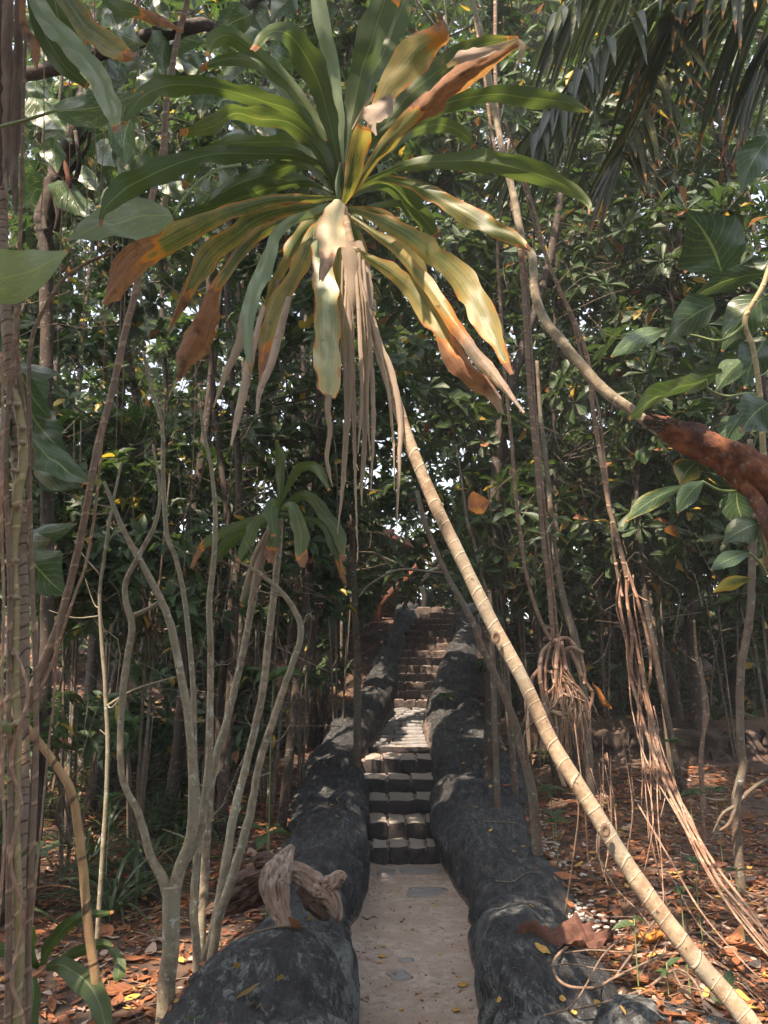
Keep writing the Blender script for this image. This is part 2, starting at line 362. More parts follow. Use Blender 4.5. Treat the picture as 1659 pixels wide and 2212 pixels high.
# ------------------------------------------------------------------ terrain profiles
RIS = [(6.82, .00), (7.20, .133), (7.70, .26), (8.25, .37), (8.80, .495), (9.50, .64)]        # foot of each riser of the lower flight
RH_ = [.133, .127, .11, .125, .145, .065]
LAND0, LAND1, ZL0, ZL1 = 9.50, 11.0, .705, 1.09
N2 = 14; TR2 = .25; RI2 = .124
SM = [(0, 0), (6.82, 0), (9.5, .70), (11, 1.1), (14.5, 2.83), (60, 2.83)]
LI = [(1.0, -.10), (2.6, -.11), (3.88, -.139), (4.33, -.15), (4.96, -.179), (5.59, -.165), (6.22, -.106), (6.82, -.085), (7.2, -.124), (7.7, -.18), (8.28, -.225), (8.8, -.207), (9.5, -.19), (10.2, 0), (11, .136), (12.5, .26), (14.5, .71), (15.5, .85)]
LO = [(1.0, -.76), (3.15, -.80), (3.5, -.78), (4.05, -.73), (5.14, -.70), (6.0, -.82), (6.84, -.90), (7.8, -.89), (9.2, -.74), (10.4, -.50), (11.6, -.28), (13.3, .12), (15, .25)]
RI_ = [(1.0, .40), (2.6, .42), (3.88, .433), (4.33, .488), (4.96, .514), (5.59, .562), (6.22, .512), (6.82, .496), (7.2, .507), (7.7, .53), (8.28, .54), (8.8, .535), (9.5, .54), (10.2, .52), (11, .62), (12.5, 1.03), (14.5, 1.45), (15.5, 1.6)]
RO = [(1.0, .92), (2.9, .98), (3.63, 1.08), (4.87, 1.15), (5.98, 1.15), (6.84, 1.27), (7.2, 1.40), (7.8, 1.42), (8.6, 1.34), (9.4, 1.30), (10.8, 1.36), (13, 1.65), (15, 1.95)]
SIDE = [(-8, .08), (3, .10), (6.6, .30), (9.5, .72), (11, 1.08), (14.5, 2.6), (18, 2.95), (30, 3.0), (200, 3.0)]
SIDER = [(-8, .20), (3, .22), (6.6, .44), (8.52, .66), (8.72, 1.05), (11, 1.22), (14.5, 2.1), (18, 2.9), (30, 3.0), (200, 3.0)]
def ground_z(x, Y):
    li, lo, ri, ro = interp(Y, LI), interp(Y, LO), interp(Y, RI_), interp(Y, RO)
    zl, zr = interp(Y, SIDE), interp(Y, SIDER)
    b = mnoise.noise(Vector((x * .8, Y * .8, 1.7))) * .07 + mnoise.noise(Vector((x * 2.6, Y * 2.6, 4))) * .025
    w = min(1, max(0, (x - ro - .1) / .5))
    zs = interp(Y, SIDE) if x < ro else zl * (1 - w) + zr * w
    if x < li: d = max(0, li - .2 - x)
    else: d = max(0, x - ri - .2)
    k = min(1, d / .3)
    if Y < 15: zc = interp(Y, SM) - .32
    else: zc = 2.78
    rise = -.02 * max(0, abs(x) - 1.5) if Y < 5 else .0
    return zc * (1 - k) + (zs + b) * k + rise

# ------------------------------------------------------------------ ground
ys = np.concatenate([np.linspace(-8, 1.5, 20), np.arange(1.6, 16, .11), np.linspace(16.2, 30, 36), [36, 45, 60, 90, 140, 200]])
xs = np.concatenate([[-160, -90, -50, -30, -20], np.linspace(-14, -3, 30), np.arange(-2.9, 4.5, .1), np.linspace(4.7, 14, 25), [20, 30, 50, 90, 160]])
G = np.array([[(x, y, ground_z(x, y)) for x in xs] for y in ys])
mb = MB(); mb.grid(G)
tag(mb.build('ground', M['soil']), kind='structure')

# path sheet between the walls
G = []
for y in np.arange(.6, 6.9, .06):
    a, b = interp(y, LI) - .08, interp(y, RI_) + .08
    G.append([(a + (b - a) * t, y, .012 * mnoise.noise(Vector(((a + (b - a) * t) * 5, y * 5, 0))) + .03 * (2 * abs(t - .5)) ** 4) for t in np.linspace(0, 1, 16)])
mb = MB(); mb.grid(np.array(G))
tag(mb.build('path', M['path']), kind='structure')

# ------------------------------------------------------------------ stones, rounded blocks
def blockv(cx, cy, cz, sx, sy, sz, r=.02, jit=.012, n=5, rz=0.0, seed=0, tilt=0.0):
    """six grids of a rounded, lightly worn block"""
    out = []
    lin = np.linspace(-1, 1, n)
    h = np.array([sx, sy, sz]) / 2
    for ax in range(3):
        for sg in (-1, 1):
            g = np.zeros((n, n, 3))
            for i, a in enumerate(lin):
                for j, b in enumerate(lin):
                    p = np.zeros(3); p[ax] = sg; p[(ax + 1) % 3] = a if sg > 0 else b; p[(ax + 2) % 3] = b if sg > 0 else a
                    q = p * h; inner = np.clip(q, -(h - r), h - r); d = q - inner
                    L = np.linalg.norm(d); q = inner + (d / L * r if L > 1e-9 else 0)
                    q = q + jit * np.array([mnoise.noise(Vector((q[0] * 9 + seed * 3.1, q[1] * 9, q[2] * 9 + k * 7))) for k in range(3)])
                    g[i, j] = q
            out.append(g)
    c, s_ = math.cos(rz), math.sin(rz)
    res = []
    for g in out:
        x = g[..., 0] * c - g[..., 1] * s_; y = g[..., 0] * s_ + g[..., 1] * c
        res.append(np.stack([x + cx, y + cy, g[..., 2] + cz + tilt * x], -1))
    return res
def block(mb, *a, **k):
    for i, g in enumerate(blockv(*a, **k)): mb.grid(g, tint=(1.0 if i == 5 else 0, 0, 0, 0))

def hump(li, lo, zin, zout, hgt, Ys, seed, n=52, amp=.10, endcap=True):
    """a rounded rock bank swept along Y: steep on the path side, falling off outwards"""
    G = []; T = []
    for iy, Y in enumerate(Ys):
        xi, xo = interp(Y, li), interp(Y, lo); w = xo - xi; sgn = 1 if w > 0 else -1
        b = zin(Y) - .16; zo = zout(Y) - .22
        top = zin(Y) + hgt(Y)
        row = []; tr = []
        for j in range(n):
            t = j / (n - 1); a = PI * t
            ex = .5 - .5 * math.copysign(abs(math.cos(a)) ** .62, math.cos(a))
            z = b * (1 - t) + zo * t + (top - (b * (1 - t) + zo * t)) * (math.sin(a) ** .55 if a > 0 else 0)
            x = xi + w * ex
            N = Vector((x * 1.3 + seed, Y * .95, z * 1.3)); N2_ = Vector((x * 4 + seed, Y * 2.4, z * 4))
            d = amp * 1.5 * mnoise.noise(N) + amp * .5 * mnoise.noise(N2_) + amp * .22 * mnoise.noise(N2_ * 2.7)
            rd = 1 - abs(mnoise.noise(Vector((x * 1.5 + seed, Y * 1.15, z * 1.5)))) * 2
            d -= max(0, rd - .74) * amp * 2.0
            rd = 1 - abs(mnoise.noise(Vector((x * 4.5 + seed, Y * 3.2 + 5, z * 4)))) * 2
            d -= max(0, rd - .8) * amp * .35
            d += amp * .10 * mnoise.noise(N2_ * 6)
            s_ = math.sin(a)
            x -= sgn * d * math.cos(a) * (1.0 if t > .1 else t * 10); z += d * s_
            row.append((x, Y + .02 * mnoise.noise(N * 2), z))
            tr.append((max(0, 1 - (z - zin(Y)) / .13) * (1 if t < .5 else .8), min(1, max(.05, 1 - (Y - 3.3) / 1.6)), 0, 0))
        G.append(row); T.append(tr)
    G = np.array(G); T = np.array(T)
    return G, T
def smz(Y): return interp(Y, SM)
LH = lambda Y: interp(Y, [(1, .42), (3.7, .46), (4.3, .37), (5.3, .46), (6.2, .42), (7.2, .42), (8.2, .42), (9.3, .38), (10.3, .42), (11.6, .30), (12.8, .34), (14, .25), (15, .15)])
RH = lambda Y: interp(Y, [(1, .34), (3.4, .36), (4, .44), (4.9, .38), (5.9, .46), (6.5, .44), (7, .58), (7.8, .58), (8.6, .45), (9.4, .38), (10.5, .3), (12, .2), (14.5, .12), (15, .08)])
YS = np.concatenate([np.arange(1.0, 7.6, .03), np.arange(7.6, 15, .06)])
G, T = hump(LI, LO, smz, lambda Y: interp(Y, SIDE), LH, YS, 3.3)
mb = MB(); mb.grid(G, tint=T)
tag(mb.build('rock_wall', M['rock']), 'black rounded rock-like wall along the left side of the path and stairs, carrying the driftwood', 'wall')
G, T = hump(RI_, RO, smz, lambda Y: interp(Y, SIDER), RH, YS, 8.1)
mb = MB(); mb.grid(G, tint=T)
tag(mb.build('rock_wall', M['rock']), 'black rounded rock-like wall along the right side of the path, with a big brown dried leaf on it', 'wall')

def boulder(name, c, s_, seed, mat, label, n=28):
    G = []; T = []
    for i in range(n):
        th = PI * (i / (n - 1)); row = []; tr = []
        for j in range(n + 8):
            ph = 2 * PI * j / (n + 8)
            d = np.array([math.sin(th) * math.cos(ph), math.sin(th) * math.sin(ph), math.cos(th)])
            r = 1 + .22 * mnoise.noise(Vector(d * 1.3) + Vector((seed, 0, 0))) + .07 * mnoise.noise(Vector(d * 4) + Vector((seed, 3, 0)))
            row.append(np.array(c) + d * r * np.array(s_)); tr.append((.2, 1, 0, 0))
        G.append(row); T.append(tr)
    mb = MB(); mb.grid(np.array(G), tint=np.array(T), closed=True)
    return tag(mb.build(name, mat, loc=(c[0], c[1], c[2] - s_[2])), label, 'boulder')
p = at(1490, 2190, 2.75)
boulder('boulder', (p[0], 2.85, .20), (.36, .38, .30), 2.2, M['rock'], 'low dark boulder under curling roots in the bottom right corner')
# small pale pebbles in a strip behind the right wall
mb = MB()
for i in range(520):
    y = random.uniform(4.3, 6.9); x = interp(y, RO) - .12 + abs(random.gauss(0, .13)); s_ = random.uniform(.005, .016)
    n = 5; z = max(ground_z(x, y), .2) + .03
    G = np.array([[(x + s_ * math.sin(a) * math.cos(b) * 1.3, y + s_ * math.sin(a) * math.sin(b), z + s_ * .6 * math.cos(a)) for b in np.linspace(0, 2 * PI, 6, endpoint=False)] for a in np.linspace(.05, PI - .05, n)])
    mb.grid(G, closed=True)
tag(mb.build('white_pebbles', M['pebble']), 'strip of small white pebbles and shell grit along the outside of the right wall', 'pebbles', kind='stuff')

# ------------------------------------------------------------------ staircase
st = thing('stone_staircase', 'narrow cobbled stone staircase climbing the slope between two black rock walls', 'staircase', (.2, 6.8, 0))
def step(y, zb, h, depth, ncob, mat, sag=.0):
    a, b = interp(y, LI) - .10, interp(y, RI_) + .10
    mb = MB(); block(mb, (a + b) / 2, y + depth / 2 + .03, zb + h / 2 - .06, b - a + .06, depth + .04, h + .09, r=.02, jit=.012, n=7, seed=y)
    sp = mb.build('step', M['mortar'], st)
    a += .07; b -= .07; w = (b - a) / ncob; x = a
    cuts = [a + w * i + random.uniform(-.018, .018) for i in range(ncob + 1)]; cuts[0] = a; cuts[-1] = b
    off = (lambda: random.uniform(-.008, .008))
    for i in range(ncob):
        cw = cuts[i + 1] - cuts[i]
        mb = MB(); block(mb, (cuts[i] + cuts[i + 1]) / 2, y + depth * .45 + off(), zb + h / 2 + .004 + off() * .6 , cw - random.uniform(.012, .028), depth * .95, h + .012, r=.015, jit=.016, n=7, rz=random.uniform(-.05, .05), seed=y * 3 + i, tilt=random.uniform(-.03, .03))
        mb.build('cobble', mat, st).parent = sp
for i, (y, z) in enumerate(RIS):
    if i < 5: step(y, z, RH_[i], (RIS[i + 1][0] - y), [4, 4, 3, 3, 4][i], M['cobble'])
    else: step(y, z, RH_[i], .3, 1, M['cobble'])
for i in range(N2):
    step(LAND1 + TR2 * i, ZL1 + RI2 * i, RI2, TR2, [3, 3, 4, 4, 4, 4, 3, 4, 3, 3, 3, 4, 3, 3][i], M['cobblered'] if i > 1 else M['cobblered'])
# sloping landing with long flat stones
G = []
for y in np.arange(LAND0 + .05, LAND1 + .1, .06):
    a, b = interp(y, LI) - .12, interp(y, RI_) + .12
    G.append([(a + (b - a) * t, y, ZL0 - .012 + (ZL1 - ZL0) * (y - LAND0) / (LAND1 - LAND0) + .01 * mnoise.noise(Vector((t * 5, y * 6, 0)))) for t in np.linspace(0, 1, 12)])
mb = MB(); mb.grid(np.array(G)); ld = mb.build('landing', M['mortar'], st)
y = LAND0 + .02
while y < LAND1 - .05:
    d = random.uniform(.09, .15); a, b = interp(y, LI), interp(y, RI_); m_ = a + (b - a) * random.uniform(.3, .7)
    for (p0, p1) in ((a, m_), (m_, b)):
        zz = ZL0 + (ZL1 - ZL0) * (y + d / 2 - LAND0) / (LAND1 - LAND0)
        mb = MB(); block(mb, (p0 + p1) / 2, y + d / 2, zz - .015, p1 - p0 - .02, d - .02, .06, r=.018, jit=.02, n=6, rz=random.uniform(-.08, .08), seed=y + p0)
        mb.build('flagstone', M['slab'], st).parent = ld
    y += d
# children of a part sit at that part's origin
for o in list(st.children_recursive): o.matrix_parent_inverse.identity()

# flagstones let into the path
def slab(px, py, w, d, rz, lab, h=.014, z=-.008):
    p = onz(px, py, 0.0)
    n = 11; G = []
    ang = np.linspace(0, 2 * PI, 22, endpoint=False); sd = px * .37
    rads = [1 + .16 * mnoise.noise(Vector((math.cos(a) * 1.6 + sd, math.sin(a) * 1.6, sd))) + .05 * mnoise.noise(Vector((math.cos(a) * 7 + sd, math.sin(a) * 7, sd))) for a in ang]
    for (k, zz) in ((1.04, -.03), (1.02, h * .5), (.97, h), (.7, h + .002), (.35, h + .004), (.02, h + .003)):
        row = []
        for a, r in zip(ang, rads):
            e = .55; x = w * r * k * math.copysign(abs(math.cos(a)) ** e, math.cos(a)); y = d * r * k * math.copysign(abs(math.sin(a)) ** e, math.sin(a))
            row.append((p[0] + x * math.cos(rz) - y * math.sin(rz), p[1] + x * math.sin(rz) + y * math.cos(rz), zz + z + .003 * mnoise.noise(Vector((x * 20, y * 20, 0)))))
        G.append(row)
    mb = MB(); mb.grid(np.array(G), closed=True)
    tag(mb.build('flagstone', M['slab'], loc=(p[0], p[1], 0)), lab, 'flagstone', 'flagstones let into the sandy path')
slab(908, 1880, .17, .12, .05, 'wide grey flagstone at the foot of the stairs')
slab(833, 1886, .075, .13, -.1, 'small pale flagstone in the left corner at the foot of the stairs')
slab(925, 1928, .17, .12, -.12, 'buried grey flagstone nearest below the one at the stair foot')
slab(862, 2108, .06, .07, .5, 'grey stone fragment showing through the sandy path, the larger one')
slab(877, 2075, .04, .03, .2, 'small grey stone chip showing through the sandy path')

# low rubble terrace wall on the right
rw = thing('terrace_wall', 'low rubble stone terrace wall across the dark slope on the right', 'wall', (2.9, 8.65, .6))
mbr = MB(); mbr.grid(np.array([[(x, 8.72, z) for x in (1.6, 5.6)] for z in (.45, 1.04)])); 
block(mbr, 3.55, 8.82, .78, 3.9, .22, .58, r=.03, jit=.04, n=14); mbr.build('core', M['soil'], rw)
for r in range(3):
    x = 1.65 + r * .07
    while x < 5.5:
        w = random.uniform(.16, .38); mb = MB(); hh = .155
        block(mb, x + w / 2, 8.63 + random.uniform(-.05, .05), .60 + .14 * r + random.uniform(-.025, .025), w + random.uniform(-.04, .01), .2, hh * random.uniform(.8, 1.2), r=.022, jit=.07, n=6, rz=random.uniform(-.1, .1), seed=x + r * 9)
        mb.build('stone', M['rubble'], rw); x += w
# ------------------------------------------------------------------ strap leaves laid out point by point
def ribbon(mb, P, W, roll=0., fold=.25, wave=.0, curl=0., n=None, m=9, br=2., bramt=1.0, yel=0., pale=0., palefrom=None, twist=0., rnd=None, holes=False, base=None, ragged=0.):
    P = np.asarray(P, float); n = n or max(18, len(P) * 6)
    s = np.linspace(0, 1, n); C = cr(P, n)
    Wc = np.interp(s, np.linspace(0, 1, len(W)), W)
    k = np.ones(5) / 5; Wp = np.pad(Wc, 2, mode='edge'); Wc = np.convolve(Wp, k, 'valid')
    T = nrm(np.gradient(C, axis=0)); view = nrm(C - np.array([0, 0, HC]))
    B = nrm(np.cross(T, view)); N = np.cross(B, T)
    for i in range(1, n):
        if np.dot(B[i], B[i - 1]) < 0: B[i] *= -1; N[i] *= -1
    L = np.concatenate([[0], np.cumsum(np.linalg.norm(np.diff(C, axis=0), axis=1))])
    rnd = random.random() if rnd is None else rnd
    ph1, ph2 = random.random() * 6.3, random.random() * 6.3; fr = random.uniform(.8, 1.2)
    G = np.zeros((n, m, 3)); TT = np.zeros((n, m, 4))
    for i in range(n):
        r = roll + twist * s[i] + (.38 * math.sin(L[i] * 6.5 + ph1) * min(1, s[i] * 3) if not curl else 0); c, q = math.cos(r), math.sin(r)
        b = B[i] * c + N[i] * q; nn = -B[i] * q + N[i] * c
        w = Wc[i] / max(abs(c), .6)
        for j in range(m):
            u = 2 * j / (m - 1) - 1; wob = 1.0
            ph = ph1 if u < 0 else ph2
            wv = math.sin(L[i] * 27 * fr + ph) * .65 + math.sin(L[i] * 49 * fr + ph * 2) * .35
            if ragged: wob += ragged * mnoise.noise(Vector((L[i] * 40, u * 2, ph)))
            dy_ = max(0, min(1, (s[i] - br) / .15)) if br < 1.5 and not curl else 0
            if dy_: wob += dy_ * (.22 * mnoise.noise(Vector((L[i] * 22, u * 3, ph))) + .12 * mnoise.noise(Vector((L[i] * 60, u * 3, ph))))
            if curl:
                a = u * curl; x = w * math.sin(a) / curl * wob * 1.15; z = w * (1 - math.cos(a)) / curl * 1.15
            else:
                x = w * u * wob * (1 + (.09 + .9 * wave) * wv * abs(u)); z = abs(u) * fold * w + 2.6 * wave * w * wv * u * u
            z += dy_ * w * (.9 * u * u + .5 * mnoise.noise(Vector((L[i] * 16, u * 2.2, rnd * 7))))
            z += .25 * w * mnoise.noise(Vector((L[i] * 9, u, rnd * 20)))
            G[i, j] = C[i] + b * x + nn * z
            g = max(0, (s[i] + .06 * (abs(u) - .5) + .08 * mnoise.noise(Vector((L[i] * 14, u * 2, rnd * 9))) - br) / .12) if br < 1.5 else 0
            eg = mnoise.noise(Vector((L[i] * 11, u * 1.2, rnd * 13 + 2)))
            if yel > .25: g = max(g, min(1, max(0, (abs(u) - .80) / .2)) * max(0, eg + .15) * 2.2)
            if s[i] > .965 and not curl: g = max(g, 1)
            pl = pale if palefrom is None else pale * min(1, max(0, (s[i] - palefrom + .06 * mnoise.noise(Vector((L[i] * 20, u * 3, 1)))) / .08))
            TT[i, j] = (rnd, min(1, g) * bramt, min(1, yel * (.35 + .65 * abs(u)) + yel * .5 * s[i]), pl)
    U, V = np.meshgrid(np.linspace(0, 1, m), s)
    mb.grid(G, np.stack([U, V], -1), TT.reshape(-1, 4))
    return mb
hero_ref = [None]
def leafpx(parent, pts, hw, name='leaf', mat='hero', label=None, **kw):
    """pts (px, py, Y) midrib points, hw half widths in the same measure"""
    P = np.array([at(*p) for p in pts])
    W = np.interp(np.linspace(0, 1, len(pts) * 4), np.linspace(0, 1, len(hw)), hw)
    Yi = np.interp(np.linspace(0, 1, len(W)), np.linspace(0, 1, len(pts)), [p[2] for p in pts])
    mb = MB(); ribbon(mb, P, W * Yi / F * (.90 if parent is hero_ref[0] else 1.02), **kw)
    o = mb.build(name, M[mat], parent)
    if label: o['label'] = label
    return o
def arc(pts, Y0, Y1, bow=0.):
    n = len(pts)
    return [(p[0], p[1], Y0 + (Y1 - Y0) * (i / (n - 1)) - bow * math.sin(PI * i / (n - 1))) for i, p in enumerate(pts)]

HB = at(745, 470, 2.8)
hero = thing('dracaena', 'big dracaena, long drooping strap leaves on a pale ringed cane leaning over the path', 'dracaena', (at(1700, 2330, 2.25)[0], 2.25, ground_z(at(1700, 2330, 2.25)[0], 2.25)))
hero_ref[0] = hero
# cane
cp = [(1760, 2440, 2.22), (1620, 2212, 2.30), (1500, 2070, 2.36), (1375, 1900, 2.42), (1270, 1730, 2.47), (1195, 1610, 2.52), (1130, 1470, 2.56), (1065, 1350, 2.60), (1000, 1215, 2.64), (940, 1090, 2.68), (890, 970, 2.71), (850, 850, 2.74), (815, 740, 2.77), (785, 640, 2.79), (760, 540, 2.8), (742, 450, 2.8)]
CP = np.array([at(*p) for p in cp])
mb = MB(); rpx = [21, 19.5, 18.5, 17.5, 16.5, 15.5, 15, 15, 14.5, 14, 13.5, 13, 12.5, 12, 11, 10]
m_ = 420; Pc = cr(CP, m_); Rr = np.interp(np.linspace(0, 1, m_), np.linspace(0, 1, len(rpx)), np.array(rpx) * np.array([p[2] for p in cp]) / F)
Lc = np.concatenate([[0], np.cumsum(np.linalg.norm(np.diff(Pc, axis=0), axis=1))])
Rr = Rr * (1 + .02 * np.sin(Lc * 13) + .025 * np.sin(Lc * 31) + .012 * np.sin(Lc * 77))
mb.tube(Pc, Rr, n=18, m=m_)
mb.build('cane', M['cane'], hero)
# scars where side shoots broke off
for (px, py, Y) in ((1068, 1378, 2.57), (1302, 1790, 2.42)):
    c = at(px, py, Y); mb = MB()
    G = np.array([[c + np.array([.012 * math.cos(a) * k, -.004 - .006 * (1 - k), .017 * math.sin(a) * k]) + np.array([0, -.026, 0]) for a in np.linspace(0, 2 * PI, 14, endpoint=False)] for k in (1.3, 1.0, .8, .45, .05)])
    G[3:, :, 1] += .008
    mb.grid(G, closed=True); mb.build('bud_scar', M['liana'], hero)
H = lambda pts, hw, Y1=2.8, bow=.0, Y0=2.8, **kw: leafpx(hero, arc(pts, Y0, Y1, bow), hw, **kw)
ap = (738, 410)
H([(737, 400), (728, 280), (716, 150), (700, 60), (672, -60)], [6, 18, 25, 21, 24, 20], 2.55, mat='heropale', fold=.15, wave=.04, yel=.1)
H([(744, 395), (790, 200), (830, 110), (885, -30)], [5, 20, 30, 30], 2.95, fold=.25, wave=.1)
H([(740, 400), (752, 300), (772, 190), (802, 90), (845, -40)], [5, 12, 24, 34, 42, 40], 2.6, fold=.2, wave=.05)
H([(738, 402), (720, 300), (692, 190), (655, 112), (620, 72), (578, 72), (545, 108)], [6, 14, 28, 40, 38, 22, 16, 6], 2.35, fold=.2, wave=.08, twist=-.3)
H([(733, 404), (705, 310), (645, 205), (572, 130), (500, 78), (462, 88), (447, 122)], [5, 11, 18, 22, 24, 18, 6], 2.6, fold=.25, wave=.15)
H([(730, 405), (675, 285), (610, 190), (562, 142), (500, 125), (430, 148)], [5, 14, 22, 16, 18, 16, 6], 2.95, fold=.3, wave=.15, br=.93, yel=.1)
H([(730, 408), (698, 335), (642, 248), (565, 218), (480, 192), (385, 182), (320, 200), (285, 235), (266, 272)], [5, 12, 24, 25, 23, 21, 30, 22, 13, 4], 2.5, .05, fold=.25, wave=.12)
H([(731, 415), (715, 372), (682, 312), (625, 265), (560, 256), (505, 245), (455, 276), (388, 286)], [6, 16, 24, 24, 22, 26, 18, 10], 2.45, fold=.25, wave=.2, yel=.15, twist=.5)
H([(720, 400), (690, 350), (638, 308), (565, 308), (490, 312), (425, 345), (396, 408)], [4, 9, 16, 20, 18, 17, 5], 3.2, fold=.3, wave=.2)
H([(726, 415), (700, 366), (638, 336), (540, 331), (455, 333), (388, 352), (325, 378), (262, 414), (224, 455), (217, 490)], [5, 8, 13, 17, 21, 24, 30, 36, 26, 10, 2], 2.35, .0, fold=.2, wave=.12)
H([(722, 420), (661, 357), (572, 378), (506, 401), (456, 441), (420, 480)], [5, 11, 22, 27, 20, 5], 3.15, fold=.3, wave=.2, yel=.05)
H([(724, 422), (672, 397), (600, 402), (539, 421), (473, 444), (420, 460), (366, 490)], [4, 7, 14, 18, 19, 17, 4], 2.9, fold=.3, wave=.2, yel=.1)
H([(726, 428), (688, 428), (592, 431), (522, 449), (456, 474), (390, 510), (312, 555), (262, 605), (224, 656)], [5, 8, 15, 18, 24, 31, 38, 30, 3], 2.45, .0, fold=.25, wave=.10, yel=.35, br=.66)
H([(722, 440), (671, 446), (574, 464), (508, 508), (458, 546), (415, 612), (387, 662), (364, 714)], [4, 9, 20, 28, 30, 20, 10, 2], 2.7, .05, fold=.2, wave=.1, yel=.35, br=.70)
H([(724, 448), (688, 461), (605, 482), (535, 528), (488, 590), (458, 632), (436, 690), (413, 735), (396, 780), (387, 824)], [5, 10, 14, 17, 14, 14, 40, 38, 18, 3], 2.5, .05, fold=.3, wave=.1, yel=.45, br=.46, label='leaf ending in a wide brown dead tip')
H([(722, 442), (690, 452), (606, 494), (584, 545), (556, 612), (538, 672), (534, 730), (542, 806)], [5, 10, 13, 18, 22, 18, 13, 2], 2.4, .1, mat='heropale', fold=.15, wave=.08)
H([(724, 452), (681, 468), (640, 520), (615, 572), (585, 630), (560, 700)], [5, 18, 18, 14, 9, 4], 2.55, fold=.35, wave=.15, yel=.4)
H([(726, 468), (678, 500), (655, 560), (630, 610), (603, 655), (580, 712), (566, 778), (560, 840)], [5, 16, 24, 20, 25, 22, 12, 4], 2.4, .05, fold=.3, wave=.1, yel=.5, br=.72, bramt=.7)
D = lambda pts, hw, Y1=2.8, bow=.0, Y0=2.8, **kw: leafpx(hero, arc(pts, Y0, Y1, bow), hw, name='dead_leaf', mat='dead', **{**dict(fold=.4, wave=.2, ragged=.25), **kw})
D([(625, 640), (602, 726), (584, 790), (562, 841), (555, 893)], [10, 15, 14, 10, 4], 2.36, Y0=2.45, curl=1.5, pale=.9)
D([(590, 560), (532, 665), (517, 742), (490, 802), (461, 880)], [6, 13, 16, 12, 2], 2.5, Y0=2.65, curl=1.6)
D([(570, 660), (544, 759), (527, 841), (513, 901), (499, 962)], [7, 15, 15, 11, 3], 2.34, Y0=2.45, curl=1.5, pale=.9)
D([(600, 600), (590, 700), (575, 780), (566, 850)], [7, 11, 10, 3], 2.55, Y0=2.6, curl=1.6, pale=.5)
# hanging front leaf with the folded pale one above it
H([(718, 448), (694, 500), (697, 577), (704, 643), (706, 709), (706, 775), (710, 838), (710, 856)], [10, 22, 28, 33, 33, 35, 30, 14], 2.38, .02, mat='heropale', fold=.06, wave=.04, yel=.35, label='pale front leaf hanging straight down', rnd=.3)
D([(710, 852), (708, 890), (713, 930), (706, 985), (711, 1020), (718, 1052)], [11, 9, 7, 7, 5, 1], 2.38, Y0=2.38, curl=1.4)
H([(735, 432), (722, 468), (716, 505), (708, 545), (692, 604)], [12, 36, 40, 24, 3], 2.3, Y0=2.55, mat='heropale', fold=.2, wave=.12, yel=.5, br=.72, bramt=.8, pale=.45, label='folded bleached leaf in front of the crown')
# bundle of dead strips under the crown
strips = [([(748, 545), (752, 650), (755, 750), (754, 850), (747, 950), (740, 1050), (729, 1152)], [6, 9, 10, 11, 9, 6, 1]), ([(752, 545), (760, 700), (764, 850), (766, 960), (768, 1060), (773, 1184)], [5, 7, 7, 6, 4, 1]),
          ([(775, 545), (784, 700), (790, 850), (788, 950), (782, 1040), (781, 1092)], [8, 10, 12, 10, 6, 2]), ([(785, 560), (800, 760), (807, 900), (801, 1062)], [5, 7, 8, 1]), ([(775, 600), (812, 722), (846, 805), (864, 905), (862, 1000), (857, 1142)], [4, 7, 9, 8, 6, 1]),
          ([(740, 560), (738, 680), (744, 800), (747, 905), (739, 985)], [4, 6, 6, 5, 1]), ([(768, 560), (776, 700), (781, 860), (773, 980)], [4, 5, 5, 1]), ([(770, 560), (797, 700), (793, 860), (800, 990)], [3, 5, 4, 1]),
          ([(765, 560), (815, 740), (838, 840), (850, 960), (852, 1060)], [3, 4, 5, 3, 1]), ([(750, 560), (746, 650), (736, 760), (733, 840)], [3, 5, 4, 1])]
for q, (pts, hw) in enumerate(strips): D(pts, hw, 2.56 + .02 * (q % 5), curl=random.uniform(.9, 1.8), Y0=2.75, pale=[.15, .5, 0, .7, .3][q % 5], ragged=.45)
D([(745, 520), (757, 565), (760, 620), (752, 680)], [14, 22, 20, 10], 2.72, curl=.9, Y0=2.74)
D([(772, 520), (788, 580), (795, 640), (797, 700)], [12, 16, 14, 6], 2.76, curl=.9, Y0=2.78)
H([(735, 500), (728, 600), (736, 690), (752, 775)], [10, 16, 14, 3], 2.85, yel=.7, fold=.2)
# right half
H([(742, 405), (760, 375), (800, 275), (832, 205), (865, 155), (910, 105), (968, 70)], [4, 6, 9, 30, 44, 48, 24], 2.6, fold=.12, wave=.06, yel=.5, br=.80, bramt=.55, label='broad yellow leaf with an orange scorched edge')
H([(744, 408), (775, 345), (840, 258), (884, 206), (957, 145), (1030, 100), (1120, 82)], [5, 8, 22, 30, 32, 24, 4], 2.85, fold=.2, wave=.05, yel=.2)
H([(748, 430), (764, 411), (811, 340), (855, 286), (893, 246), (925, 218), (975, 178), (1048, 142), (1120, 98)], [5, 8, 14, 22, 26, 30, 34, 28, 6], 2.4, .05, fold=.25, wave=.08, yel=.5, br=.50, label='leaf whose outer half is dead and brown')
D([(965, 142), (1000, 122), (1048, 112), (1118, 84)], [4, 16, 15, 4], 2.38, Y0=2.42, pale=.8, fold=.1)
D([(1118, 88), (1128, 104), (1120, 132), (1112, 152)], [9, 10, 5, 2], 2.42, Y0=2.42, curl=1)
H([(742, 440), (752, 410), (764, 362), (775, 309), (782, 272)], [5, 15, 26, 26, 22], 2.45, fold=.3, wave=.05, yel=.45, Y0=2.7)
D([(848, 208), (825, 232), (804, 250), (790, 262)], [12, 28, 30, 16], 2.32, Y0=2.4, pale=.7, fold=.15, label='folded papery dead leaf tip')
D([(762, 280), (785, 238), (808, 200)], [3, 5, 4], 2.38, Y0=2.42)
